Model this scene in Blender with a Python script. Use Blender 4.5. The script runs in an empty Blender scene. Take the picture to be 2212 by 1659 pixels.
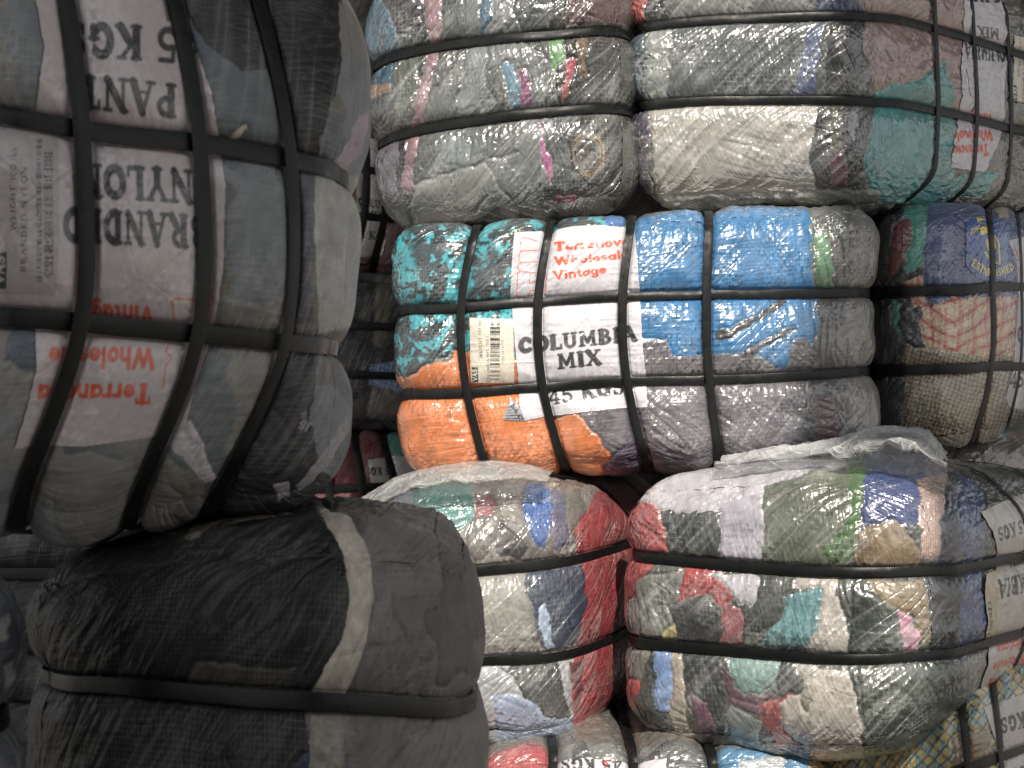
import bpy, math, random
import numpy as np
# ---------------------------------------------------------------- camera, light, exposure
S = bpy.context.scene
CZ = 0.95                       # camera height above the ground
LENS = 60.0
K = 36.0 / LENS / 2212.0        # metres per traced pixel at 1 m
cam_d = bpy.data.cameras.new('camera'); cam = bpy.data.objects.new('camera', cam_d)
S.collection.objects.link(cam); S.camera = cam
cam_d.lens = LENS; cam_d.sensor_width = 36; cam_d.clip_end = 500; cam_d.clip_start = 0.02
cam.location = (0, 0, CZ); cam.rotation_euler = (math.radians(90), 0, 0)
cam_d.dof.use_dof = True; cam_d.dof.focus_distance = 2.95; cam_d.dof.aperture_fstop = 20
SUN_EL, SUN_AZ = 40.0, 7.0      # degrees; azimuth to the right of straight behind the camera
W = bpy.data.worlds.new('World'); S.world = W; W.use_nodes = True
wn = W.node_tree; wn.nodes.clear()
sky = wn.nodes.new('ShaderNodeTexSky'); sky.sky_type = 'NISHITA'; sky.sun_disc = False
sky.sun_elevation = math.radians(SUN_EL); sky.sun_rotation = math.radians(180 - SUN_AZ)
bg = wn.nodes.new('ShaderNodeBackground'); bg.inputs[1].default_value = 0.118
wo = wn.nodes.new('ShaderNodeOutputWorld')
hs = wn.nodes.new('ShaderNodeHueSaturation'); hs.inputs['Saturation'].default_value = .08
wn.links.new(sky.outputs[0], hs.inputs['Color']); wn.links.new(hs.outputs[0], bg.inputs[0]); wn.links.new(bg.outputs[0], wo.inputs[0])
sd = bpy.data.lights.new('sun', 'SUN'); sd.energy = 4.8; sd.angle = math.radians(0.6); sd.color = (1.0, 0.92, 0.8)
sun = bpy.data.objects.new('sun', sd); S.collection.objects.link(sun)
sun.rotation_euler = (math.radians(90 - SUN_EL), 0, math.radians(SUN_AZ))
sun.location = (0.6, -4, 5)
S.view_settings.view_transform = 'Standard'; S.view_settings.look = 'None'
S.view_settings.gamma = 1; S.view_settings.use_curve_mapping = False
S.view_settings.exposure = 0.12
S.render.engine = 'CYCLES'
S.cycles.max_bounces = 6; S.cycles.sample_clamp_indirect = 4

# ---------------------------------------------------------------- numpy noise
rs = np.random.RandomState(7)
PERM = np.concatenate([rs.permutation(256)] * 3)
G3 = rs.normal(size=(256, 3)); G3 /= np.linalg.norm(G3, axis=1)[:, None]
G3 = G3.astype(np.float32)
def pn(P, seed=0):
    P = np.asarray(P, np.float32) + np.float32(seed * 17.31)
    i = np.floor(P).astype(np.int32); f = P - i; i &= 255
    u = f * f * f * (f * (f * 6 - 15) + 10)
    r = 0
    for dx in (0, 1):
        wx = u[:, 0] if dx else 1 - u[:, 0]
        for dy in (0, 1):
            wy = u[:, 1] if dy else 1 - u[:, 1]
            for dz in (0, 1):
                wz = u[:, 2] if dz else 1 - u[:, 2]
                h = PERM[PERM[PERM[i[:, 0] + dx] + i[:, 1] + dy] + i[:, 2] + dz]
                g = G3[h]
                d = (f[:, 0] - dx) * g[:, 0] + (f[:, 1] - dy) * g[:, 1] + (f[:, 2] - dz) * g[:, 2]
                r = r + wx * wy * wz * d
    return r * 1.6
def pn2(a, b, seed=0, c=0.0):
    return pn(np.stack([a, b, np.zeros_like(a) + c], 1), seed)
def ridge(n):
    return 1 - np.minimum(np.abs(n) * 2.2, 1)
def sstep(a, b, x):
    t = np.clip((x - a) / (b - a), 0, 1); return t * t * (3 - 2 * t)

# ---------------------------------------------------------------- colour helpers
def hx(c):
    c = c.lstrip('#'); v = np.array([int(c[i:i + 2], 16) / 255 for i in (0, 2, 4)])
    return np.where(v <= 0.04045, v / 12.92, ((v + 0.055) / 1.055) ** 2.4)
def pip(T, poly):
    x, y = T[:, 0], T[:, 1]; ins = np.zeros(len(T), bool); n = len(poly)
    for i in range(n):
        x1, y1 = poly[i]; x2, y2 = poly[(i + 1) % n]
        if y1 == y2: continue
        c = ((y1 > y) != (y2 > y)) & (x < (x2 - x1) * (y - y1) / (y2 - y1) + x1)
        ins ^= c
    return ins

# ---------------------------------------------------------------- stroke lettering
def arc(cx, cy, rx, ry, a0, a1, n=12):
    return [(cx + rx * math.cos(math.radians(a0 + (a1 - a0) * k / n)), cy + ry * math.sin(math.radians(a0 + (a1 - a0) * k / n))) for k in range(n + 1)]
B_, T_, F_ = .14, .085, .062      # bold, thin, serif half widths
def sf(x, y, w=.15): return ([(x - w, y), (x + w, y)], F_, 1)
def stem(x, y0=.05, y1=.95, w=.15): return [([(x, y0 + .05), (x, y1 - .05)], B_), sf(x, y0, w), sf(x, y1, w)]
GL = {
 ' ': (.45, []),
 'C': (.86, [(arc(.44, .5, .29, .4, 48, 312), B_), ([(.70, .62), (.72, .86)], F_, 1)]),
 'O': (.95, [(arc(.47, .5, .33, .4, 0, 360, 20), B_)]),
 'G': (.95, [(arc(.45, .5, .3, .4, 48, 320), B_), ([(.72, .42), (.72, .14)], B_), ([(.56, .45), (.86, .45)], F_, 1), ([(.7, .66), (.72, .88)], F_, 1)]),
 'L': (.78, stem(.24) + [([(.24, .06), (.68, .06)], T_), ([(.7, .06), (.7, .28)], F_, 1)]),
 'U': (.95, [([(.22, .9), (.22, .36)] + arc(.46, .34, .24, .26, 180, 360) + [(.70, .9)], .1), sf(.22, .95), sf(.7, .95, .13)]),
 'M': (1.12, [([(.2, .08), (.22, .92), (.54, .25), (.86, .92), (.9, .08)], .095), sf(.2, .05), sf(.9, .05), sf(.2, .95, .1), sf(.88, .95, .1)]),
 'J': (.7, [([(.46, .95), (.46, .3)] + arc(.28, .28, .18, .24, 0, -150, 6), .11), sf(.46, .95, .15)]),
 'B': (.88, stem(.24) + [(arc(.36, .73, .28, .2, 90, -90, 8), .09), (arc(.38, .29, .33, .23, 90, -90, 8), .1)]),
 'I': (.52, stem(.26)),
 'A': (.95, [([(.13, .06), (.43, .92)], .07), ([(.45, .92), (.78, .06)], B_), ([(.25, .34), (.64, .34)], .05), sf(.14, .05, .13), sf(.8, .05, .14)]),
 'X': (.95, [([(.18, .93), (.74, .07)], B_), ([(.74, .93), (.18, .07)], .07), sf(.18, .95), sf(.74, .95, .12), sf(.18, .05, .12), sf(.76, .05)]),
 'K': (.98, stem(.24) + [([(.32, .45), (.72, .93)], .07), ([(.42, .56), (.78, .07)], B_), sf(.74, .95, .12), sf(.8, .05, .13)]),
 'S': (.78, [(arc(.39, .71, .23, .2, 30, 265, 10) + arc(.39, .28, .25, .22, 85, -150, 10), .1), ([(.62, .7), (.62, .92)], F_, 1), ([(.15, .3), (.15, .08)], F_, 1)]),
 'P': (.85, stem(.24) + [(arc(.36, .69, .32, .24, 90, -90, 8), .1)]),
 'R': (.95, stem(.24) + [(arc(.36, .71, .3, .22, 90, -90, 8), .1), ([(.46, .48), (.76, .08)], B_), sf(.8, .05, .12)]),
 'D': (.95, stem(.24) + [(arc(.34, .5, .42, .42, 90, -90, 10), B_)]),
 'N': (1.0, [([(.2, .05), (.2, .92)], .07), ([(.2, .92), (.78, .08)], B_), ([(.78, .08), (.78, .95)], .07), sf(.2, .05, .13), sf(.17, .95, .12), sf(.78, .95, .13)]),
 'T': (.88, [([(.44, .08), (.44, .92)], B_), ([(.1, .93), (.78, .93)], T_), ([(.1, .93), (.1, .72)], F_, 1), ([(.78, .93), (.78, .72)], F_, 1), sf(.44, .05, .17)]),
 'Y': (.9, [([(.16, .93), (.45, .48), (.74, .93)], .09), ([(.45, .5), (.45, .07)], B_), sf(.16, .95, .13), sf(.74, .95, .12), sf(.45, .05, .16)]),
 'E': (.82, stem(.22) + [([(.22, .94), (.66, .94)], T_), ([(.22, .06), (.7, .06)], T_), ([(.22, .5), (.56, .5)], T_), ([(.68, .92), (.68, .74)], F_, 1), ([(.72, .08), (.72, .28)], F_, 1)]),
 'H': (1.0, stem(.2) + stem(.76) + [([(.2, .5), (.76, .5)], T_)]),
 'V': (.92, [([(.12, .93), (.45, .08), (.78, .93)], .1), sf(.12, .95, .13), sf(.78, .95, .12)]),
 'W': (1.3, [([(.12, .93), (.38, .1), (.64, .85), (.9, .1), (1.16, .93)], .11)]),
 'F': (.78, stem(.22) + [([(.22, .94), (.66, .94)], T_), ([(.22, .5), (.56, .5)], T_)]),
 '4': (.82, [([(.56, .05), (.56, .95), (.1, .3), (.76, .3)], .085), sf(.56, .05, .14)]),
 '5': (.78, [([(.66, .93), (.24, .93), (.2, .55)], .08), (arc(.38, .32, .28, .26, 115, -150, 10), .1)]),
 '0': (.75, [(arc(.37, .5, .24, .42, 0, 360, 16), .09)]), '1': (.5, [([(.12, .78), (.28, .95), (.28, .05)], .09)]),
 '2': (.72, [(arc(.36, .7, .24, .23, 170, -30, 8) + [(.14, .06), (.64, .06)], .09)]), '7': (.7, [([(.12, .94), (.62, .94), (.3, .05)], .09)]),
 '8': (.74, [(arc(.37, .72, .2, .2, 0, 360, 12), .08), (arc(.37, .28, .24, .23, 0, 360, 12), .08)]), '(': (.4, [(arc(.45, .5, .28, .5, 120, 240, 8), .06)]),
 'e': (.66, [([(.12, .33), (.54, .36)] + arc(.33, .34, .22, .24, 10, 320, 12), .09)]),
 'r': (.52, [([(.16, .06), (.16, .6)], .1), (arc(.4, .36, .22, .22, 150, 70, 5), .09)]),
 'a': (.7, [(arc(.32, .32, .2, .24, 0, 360, 12), .1), ([(.56, .6), (.56, .06)], .1)]),
 'n': (.7, [([(.16, .06), (.16, .6)], .1), ([(.16, .4)] + arc(.36, .38, .2, .2, 150, 0, 6) + [(.56, .06)], .1)]),
 'o': (.7, [(arc(.34, .33, .22, .25, 0, 360, 14), .11)]),
 'v': (.66, [([(.1, .58), (.32, .08), (.54, .58)], .1)]),
 'h': (.7, [([(.16, .06), (.16, .95)], .1), ([(.16, .4)] + arc(.36, .38, .2, .2, 150, 0, 6) + [(.56, .06)], .1)]),
 'l': (.34, [([(.17, .06), (.17, .95)], .1)]), 'i': (.34, [([(.17, .06), (.17, .58)], .1), ([(.17, .86), (.17, .9)], .1)]),
 's': (.58, [(arc(.3, .46, .17, .13, 40, 265, 8) + arc(.3, .2, .18, .13, 85, -140, 8), .08)]),
 't': (.5, [([(.24, .85), (.24, .15), (.38, .08)], .1), ([(.06, .58), (.42, .58)], .07)]),
 'g': (.7, [(arc(.32, .34, .2, .23, 0, 360, 12), .1), ([(.55, .58), (.55, -.05)] + arc(.34, -.06, .21, .14, 0, -150, 6), .09)]),
 'b': (.7, [([(.16, .06), (.16, .95)], .1), (arc(.36, .32, .2, .24, 0, 360, 12), .1)]),
 'm': (1.0, [([(.16, .06), (.16, .6)], .09), ([(.16, .4)] + arc(.33, .4, .16, .18, 150, 0, 6) + [(.49, .06)], .09), ([(.49, .4)] + arc(.66, .4, .16, .18, 150, 0, 6) + [(.82, .06)], .09)]),
 'u': (.7, [([(.15, .6), (.15, .3)] + arc(.35, .28, .2, .2, 180, 360, 6) + [(.55, .6)], .1)]),
 'p': (.7, [([(.16, -.22), (.16, .6)], .1), (arc(.36, .34, .2, .24, 0, 360, 12), .1)]), 'c': (.62, [(arc(.34, .33, .22, .25, 45, 315, 10), .1)]),
}
def seg_mask(a, b, pts, hw, aa):
    m = np.zeros(len(a))
    for (x1, y1), (x2, y2) in zip(pts[:-1], pts[1:]):
        dx, dy = x2 - x1, y2 - y1; L = dx * dx + dy * dy + 1e-9
        t = np.clip(((a - x1) * dx + (b - y1) * dy) / L, 0, 1)
        d = np.hypot(a - x1 - t * dx, b - y1 - t * dy)
        m = np.maximum(m, 1 - sstep(hw - aa, hw + aa, d))
    return m
def text_mask(T, s, o, xv, yv, wt=1.0, serif=True, aa=.035):
    """ink coverage of string s written from o along xv (whole string) with cap height vector yv, in traced units"""
    tot = sum(GL[c][0] for c in s)
    M = np.linalg.inv(np.array([[xv[0], yv[0]], [xv[1], yv[1]]], float))
    D = T - np.array(o, float); a = (M[0, 0] * D[:, 0] + M[0, 1] * D[:, 1]) * tot; b = M[1, 0] * D[:, 0] + M[1, 1] * D[:, 1]
    out = np.zeros(len(T)); cand = np.where((a > -.2) & (a < tot + .2) & (b > -.35) & (b < 1.2))[0]
    if not len(cand): return out
    a, b = a[cand], b[cand]; m = np.zeros(len(cand)); x = 0
    for c in s:
        w, st = GL[c]; sel = np.where((a > x - .15) & (a < x + w + .15))[0]
        if len(sel):
            aa_, bb = a[sel] - x, b[sel]; mm = np.zeros(len(sel))
            for q in st:
                if len(q) == 3 and not serif: continue
                mm = np.maximum(mm, seg_mask(aa_, bb, q[0], q[1] * wt, aa))
            m[sel] = np.maximum(m[sel], mm)
        x += w
    out[cand] = m
    return out
def line_mask(T, pts, hw, aa=.4): return seg_mask(T[:, 0], T[:, 1], pts, hw, aa)

# ---------------------------------------------------------------- mesh building
def at(px, py, d): return np.array([(px - 1106) * K * d, d, CZ + (829.5 - py) * K * d])
def proj(P): return np.stack([P[:, 0] / P[:, 1] / K + 1106, 829.5 - (P[:, 2] - CZ) / P[:, 1] / K], 1)
def mesh_obj(name, V, Q, mat, parent=None, uv=None, col=None, smooth=True):
    me = bpy.data.meshes.new(name); V = np.asarray(V, np.float32); Q = np.asarray(Q, np.int32)
    if parent is not None: V = V - np.array(parent.location, np.float32)
    me.vertices.add(len(V)); me.vertices.foreach_set('co', V.ravel())
    me.loops.add(Q.size); me.loops.foreach_set('vertex_index', Q.ravel())
    me.polygons.add(len(Q)); me.polygons.foreach_set('loop_start', np.arange(0, Q.size, Q.shape[1], dtype=np.int32))
    me.update(calc_edges=True)
    if smooth: me.polygons.foreach_set('use_smooth', np.ones(len(Q), bool))
    if uv is not None:
        l = me.uv_layers.new(name='UVMap'); l.data.foreach_set('uv', np.asarray(uv, np.float32)[Q.ravel()].ravel())
    if col is not None:
        c = me.color_attributes.new('Col', 'FLOAT_COLOR', 'POINT'); c.data.foreach_set('color', np.asarray(col, np.float32).ravel())
    me.materials.append(mat)
    o = bpy.data.objects.new(name, me); S.collection.objects.link(o)
    if parent is not None: o.parent = parent
    return o
def empty(name, loc, label, cat, group=None):
    o = bpy.data.objects.new(name, None); S.collection.objects.link(o); o.location = loc; o.empty_display_size = .1
    o['label'] = label; o['category'] = cat
    if group: o['group'] = group
    return o
def grid_quads(n, m):
    i = np.arange(n - 1)[:, None] * m + np.arange(m - 1)[None, :]
    return np.stack([i, i + 1, i + m + 1, i + m], -1).reshape(-1, 4)

# ---------------------------------------------------------------- materials
def nn(nt, t, **kw):
    n = nt.nodes.new(t)
    for k, v in kw.items(): setattr(n, k, v)
    return n
def mth(nt, op, a, b=None, c=None, clamp=False):
    n = nt.nodes.new('ShaderNodeMath'); n.operation = op; n.use_clamp = clamp
    for i, v in enumerate((a, b, c)):
        if v is None: continue
        if isinstance(v, (int, float)): n.inputs[i].default_value = v
        else: nt.links.new(v, n.inputs[i])
    return n.outputs[0]
def vmul(nt, v, s):
    n = nt.nodes.new('ShaderNodeVectorMath'); n.operation = 'MULTIPLY'; nt.links.new(v, n.inputs[0]); n.inputs[1].default_value = s
    return n.outputs[0]
def film_mat(name, rough=.42, spec=.5, streak=2.0, rots=(.75, -.4), tile=.0052, tilt=.22, veil=.06, crink=.7, coat=1.0, crough=.25, line=.15, var=.42, rot=0.0):
    m = bpy.data.materials.new(name); m.use_nodes = True; nt = m.node_tree; nt.nodes.clear(); L = nt.links.new
    out = nn(nt, 'ShaderNodeOutputMaterial'); pr = nn(nt, 'ShaderNodeBsdfPrincipled'); L(pr.outputs[0], out.inputs[0])
    uv = nn(nt, 'ShaderNodeUVMap', uv_map='UVMap').outputs[0]
    ca = nn(nt, 'ShaderNodeAttribute', attribute_name='Col')
    # woven tape grid, slightly wavy
    wz = nn(nt, 'ShaderNodeTexNoise'); wz.inputs['Scale'].default_value = 9; L(uv, wz.inputs[0])
    sub = nn(nt, 'ShaderNodeVectorMath', operation='MULTIPLY_ADD'); L(wz.outputs[1], sub.inputs[0]); sub.inputs[1].default_value = (.02, .02, 0); L(uv, sub.inputs[2])
    mp = nn(nt, 'ShaderNodeMapping'); mp.inputs['Rotation'].default_value = (0, 0, rot); mp.inputs['Scale'].default_value = (1 / tile, .85 / tile, 1); L(sub.outputs[0], mp.inputs[0])
    cell = nn(nt, 'ShaderNodeVectorMath', operation='FLOOR'); L(mp.outputs[0], cell.inputs[0])
    fr = nn(nt, 'ShaderNodeVectorMath', operation='FRACTION'); L(mp.outputs[0], fr.inputs[0])
    wnz = nn(nt, 'ShaderNodeTexWhiteNoise', noise_dimensions='2D'); L(cell.outputs[0], wnz.inputs['Vector'])
    cs = nn(nt, 'ShaderNodeSeparateXYZ'); L(cell.outputs[0], cs.inputs[0])
    par = mth(nt, 'FLOORED_MODULO', mth(nt, 'ADD', cs.outputs[0], cs.outputs[1]), 2.0)
    fs = nn(nt, 'ShaderNodeSeparateXYZ'); L(fr.outputs[0], fs.inputs[0])
    fx = mth(nt, 'SUBTRACT', fs.outputs[0], .5); fy = mth(nt, 'SUBTRACT', fs.outputs[1], .5)
    wc = nn(nt, 'ShaderNodeSeparateColor'); L(wnz.outputs['Color'], wc.inputs[0])
    # patchiness: where the weave lies tight the tapes show
    pz = nn(nt, 'ShaderNodeTexNoise'); pz.inputs['Scale'].default_value = 14; pz.inputs['Detail'].default_value = 2; L(uv, pz.inputs[0])
    patch = mth(nt, 'MULTIPLY_ADD', pz.outputs[0], 4.2, -1.55, clamp=True)
    patch = mth(nt, 'MULTIPLY', patch, ca.outputs['Alpha'])
    tx = mth(nt, 'ADD', mth(nt, 'MULTIPLY', mth(nt, 'SUBTRACT', wc.outputs[0], .5), tilt), mth(nt, 'MULTIPLY', mth(nt, 'MULTIPLY', fx, par), tilt))
    ty = mth(nt, 'ADD', mth(nt, 'MULTIPLY', mth(nt, 'SUBTRACT', wc.outputs[1], .5), tilt), mth(nt, 'MULTIPLY', mth(nt, 'MULTIPLY', fy, mth(nt, 'SUBTRACT', 1.0, par)), tilt))
    cx = nn(nt, 'ShaderNodeCombineXYZ'); L(mth(nt, 'MULTIPLY_ADD', mth(nt, 'MULTIPLY', tx, patch), 1.0, .5), cx.inputs[0]); L(mth(nt, 'MULTIPLY_ADD', mth(nt, 'MULTIPLY', ty, patch), 1.0, .5), cx.inputs[1]); cx.inputs[2].default_value = 1
    nm = nn(nt, 'ShaderNodeNormalMap', uv_map='UVMap'); L(cx.outputs[0], nm.inputs['Color'])
    # crinkles of the stretched film: warped ridges at three sizes
    def ridged(scale, sc3, det, dist, rt=None):
        mm = nn(nt, 'ShaderNodeMapping'); mm.vector_type = 'TEXTURE'; mm.inputs['Scale'].default_value = tuple(1 / q_ for q_ in sc3); mm.inputs['Rotation'].default_value = (0, 0, random.uniform(0, 3) if rt is None else rt); L(uv, mm.inputs[0])
        n = nn(nt, 'ShaderNodeTexNoise'); n.inputs['Scale'].default_value = scale; n.inputs['Detail'].default_value = det; n.inputs['Distortion'].default_value = dist; L(mm.outputs[0], n.inputs[0])
        return mth(nt, 'SUBTRACT', 1.0, mth(nt, 'MULTIPLY', mth(nt, 'ABSOLUTE', mth(nt, 'SUBTRACT', n.outputs[0], .5)), 5.0, clamp=True))
    random.seed(len(name) * 7 + 3)
    r1 = ridged(15, (1, 2.6, 1), 1, .9); r2 = ridged(44, (1, 2.2, 1), 1, .4); r3 = ridged(26, (5.0, .5, 1), 0, .2); r4 = ridged(9, (.4, 5.0, 1), 1, .3, rots[0]); r5 = ridged(11, (.4, 4.5, 1), 0, .4, rots[1])
    mk = nn(nt, 'ShaderNodeTexNoise'); mk.inputs['Scale'].default_value = 7; mk.inputs['Detail'].default_value = 1; L(uv, mk.inputs[0])
    mkA = mth(nt, 'MULTIPLY_ADD', mk.outputs[0], 5.0, -2.1, clamp=True); mkB = mth(nt, 'MULTIPLY_ADD', mk.outputs[0], -5.0, 2.9, clamp=True)
    crs = mth(nt, 'MULTIPLY', mth(nt, 'POWER', mth(nt, 'MAXIMUM', r4, mth(nt, 'MULTIPLY', r5, mkB)), 5.0), mth(nt, 'MULTIPLY_ADD', mkA, .8, .2))
    hgt = mth(nt, 'ADD', mth(nt, 'MULTIPLY', r1, mth(nt, 'MULTIPLY_ADD', mkA, .8, .25)), mth(nt, 'ADD', mth(nt, 'MULTIPLY', mth(nt, 'MULTIPLY', r2, mkB), .16), mth(nt, 'ADD', mth(nt, 'MULTIPLY', r3, .35), mth(nt, 'MULTIPLY', crs, 1.3))))
    bp = nn(nt, 'ShaderNodeBump'); bp.inputs['Strength'].default_value = 1.0; bp.inputs['Distance'].default_value = .0011 * crink
    L(hgt, bp.inputs['Height']); L(nm.outputs[0], bp.inputs['Normal'])
    # cloth seen through it
    bz = nn(nt, 'ShaderNodeTexNoise'); bz.inputs['Scale'].default_value = 260; bz.inputs['Detail'].default_value = 2; L(uv, bz.inputs[0])
    tone = mth(nt, 'MULTIPLY_ADD', mth(nt, 'MULTIPLY', mth(nt, 'SUBTRACT', wc.outputs[2], .5), patch), var, 1.0)
    tone = mth(nt, 'MULTIPLY', tone, mth(nt, 'MULTIPLY_ADD', bz.outputs[0], .14, .93))
    vm = nn(nt, 'ShaderNodeVectorMath', operation='SCALE'); L(ca.outputs['Color'], vm.inputs[0]); L(tone, vm.inputs['Scale'])
    # milky veil: film plies, sharp fibre-like stretch marks, tape edges
    e = mth(nt, 'MAXIMUM', mth(nt, 'ABSOLUTE', fx), mth(nt, 'ABSOLUTE', fy))
    ln = mth(nt, 'MULTIPLY', mth(nt, 'GREATER_THAN', e, .43), mth(nt, 'MULTIPLY', patch, line))
    vz = nn(nt, 'ShaderNodeTexNoise'); vz.inputs['Scale'].default_value = 6; vz.inputs['Detail'].default_value = 4; vz.inputs['Distortion'].default_value = 1.2; L(uv, vz.inputs[0])
    vl = mth(nt, 'MULTIPLY', mth(nt, 'MULTIPLY_ADD', vz.outputs[0], 3.4, -1.2, clamp=True), veil)
    fib = mth(nt, 'MULTIPLY', crs, veil * streak)
    fib2 = mth(nt, 'MULTIPLY', mth(nt, 'POWER', r3, 12.0), veil * .8)
    fac = mth(nt, 'ADD', mth(nt, 'ADD', ln, vl), mth(nt, 'ADD', fib, fib2), clamp=True)
    mx = nn(nt, 'ShaderNodeMix', data_type='RGBA'); L(fac, mx.inputs['Factor']); L(vm.outputs[0], mx.inputs['A']); mx.inputs['B'].default_value = (.62, .63, .62, 1)
    L(mx.outputs['Result'], pr.inputs['Base Color'])
    pr.inputs['Roughness'].default_value = rough; pr.inputs['Specular IOR Level'].default_value = spec; L(bp.outputs[0], pr.inputs['Normal'])
    pr.inputs['Coat IOR'].default_value = 1.85
    pr.inputs['Coat Weight'].default_value = coat; pr.inputs['Coat Roughness'].default_value = crough; L(bp.outputs[0], pr.inputs['Coat Normal'])
    return m
M_FILM = film_mat('woven_film')
M_FILM_BIG = film_mat('woven_film_loose', streak=3.6, tile=.0066, tilt=.16, veil=.08, crink=.9, crough=.23, line=.15)
M_FILM_DULL = film_mat('dusty_film', rough=.6, spec=.2, streak=1.8, rots=(1.2, .4), tile=.0042, tilt=.09, veil=.12, crink=.8, coat=.14, crough=.34, line=.13, var=.3)  # coat and specular cut so the shaded bales stay dark
M_FILM_DARK = film_mat('dark_dusty_film', rough=.55, spec=.2, streak=1.6, rots=(1.0, 2.1), tile=.0042, tilt=.09, veil=.05, crink=1.2, coat=.14, crough=.3, line=.1, var=.3)  # low gloss and veil hold the blacks of the shaded foreground bale
M_PAPER = film_mat('label_under_film', tile=.0055, tilt=.12, veil=.04, crink=.45, coat=.6, crough=.2, line=.05, var=.12)
def simple(name, col, rough=.5, spec=.5, bump=None):
    m = bpy.data.materials.new(name); m.use_nodes = True; nt = m.node_tree; pr = nt.nodes['Principled BSDF']
    nz = nn(nt, 'ShaderNodeTexNoise'); nz.inputs['Scale'].default_value = 12; nz.inputs['Detail'].default_value = 5
    geo = nn(nt, 'ShaderNodeTexCoord'); nt.links.new(geo.outputs['Object'], nz.inputs[0])
    mx = nn(nt, 'ShaderNodeMix', data_type='RGBA'); nt.links.new(nz.outputs[0], mx.inputs['Factor'])
    mx.inputs['A'].default_value = (*[c * .7 for c in col], 1); mx.inputs['B'].default_value = (*[c * 1.3 for c in col], 1)
    nt.links.new(mx.outputs['Result'], pr.inputs['Base Color']); pr.inputs['Roughness'].default_value = rough
    pr.inputs['Specular IOR Level'].default_value = spec
    return m
def strap_mat():
    m = bpy.data.materials.new('black_strapping'); m.use_nodes = True; nt = m.node_tree; pr = nt.nodes['Principled BSDF']; L = nt.links.new
    uv = nn(nt, 'ShaderNodeUVMap', uv_map='UVMap').outputs[0]
    mp = nn(nt, 'ShaderNodeMapping'); mp.inputs['Rotation'].default_value = (0, 0, .785); mp.inputs['Scale'].default_value = (430, 430, 1); L(uv, mp.inputs[0])
    fr = nn(nt, 'ShaderNodeVectorMath', operation='FRACTION'); L(mp.outputs[0], fr.inputs[0]); s = nn(nt, 'ShaderNodeSeparateXYZ'); L(fr.outputs[0], s.inputs[0])
    d = mth(nt, 'MAXIMUM', mth(nt, 'ABSOLUTE', mth(nt, 'SUBTRACT', s.outputs[0], .5)), mth(nt, 'ABSOLUTE', mth(nt, 'SUBTRACT', s.outputs[1], .5)))
    nz = nn(nt, 'ShaderNodeTexNoise'); nz.inputs['Scale'].default_value = 45; nz.inputs['Detail'].default_value = 3; L(uv, nz.inputs[0])
    h = mth(nt, 'ADD', mth(nt, 'MULTIPLY', d, .5), mth(nt, 'MULTIPLY', nz.outputs[0], .9))
    b = nn(nt, 'ShaderNodeBump'); b.inputs['Distance'].default_value = .0009; L(h, b.inputs['Height']); L(b.outputs[0], pr.inputs['Normal'])
    cr = nn(nt, 'ShaderNodeMix', data_type='RGBA'); L(nz.outputs[0], cr.inputs['Factor']); cr.inputs['A'].default_value = (.004, .005, .006, 1); cr.inputs['B'].default_value = (.013, .014, .014, 1)
    L(cr.outputs['Result'], pr.inputs['Base Color'])
    L(mth(nt, 'MULTIPLY_ADD', nz.outputs[0], .25, .17), pr.inputs['Roughness'])
    return m
M_STRAP = strap_mat(); M_STRAP.node_tree.nodes['Principled BSDF'].inputs['Specular IOR Level'].default_value = .35
def bag_mat():
    m = bpy.data.materials.new('clear_film'); m.use_nodes = True; nt = m.node_tree; nt.nodes.clear(); L = nt.links.new
    out = nn(nt, 'ShaderNodeOutputMaterial'); mix = nn(nt, 'ShaderNodeMixShader'); tr = nn(nt, 'ShaderNodeBsdfTransparent'); pr = nn(nt, 'ShaderNodeBsdfPrincipled')
    pr.inputs['Base Color'].default_value = (.75, .77, .78, 1); pr.inputs['Roughness'].default_value = .16
    uv = nn(nt, 'ShaderNodeUVMap', uv_map='UVMap').outputs[0]
    n1 = nn(nt, 'ShaderNodeTexNoise'); n1.inputs['Scale'].default_value = 22; n1.inputs['Detail'].default_value = 3; n1.inputs['Distortion'].default_value = .8; L(uv, n1.inputs[0])
    rr = mth(nt, 'SUBTRACT', 1.0, mth(nt, 'MULTIPLY', mth(nt, 'ABSOLUTE', mth(nt, 'SUBTRACT', n1.outputs[0], .5)), 6.0, clamp=True))
    b = nn(nt, 'ShaderNodeBump'); b.inputs['Distance'].default_value = .003; L(rr, b.inputs['Height']); L(b.outputs[0], pr.inputs['Normal'])
    lw = nn(nt, 'ShaderNodeLayerWeight'); lw.inputs[0].default_value = .4; L(b.outputs[0], lw.inputs['Normal'])
    f = mth(nt, 'ADD', mth(nt, 'MULTIPLY_ADD', lw.outputs['Facing'], .45, .2), mth(nt, 'MULTIPLY', mth(nt, 'POWER', rr, 8.0), .3), clamp=True)
    L(f, mix.inputs[0]); L(tr.outputs[0], mix.inputs[1]); L(pr.outputs[0], mix.inputs[2]); L(mix.outputs[0], out.inputs[0])
    return m
M_BAG = bag_mat()

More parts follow.
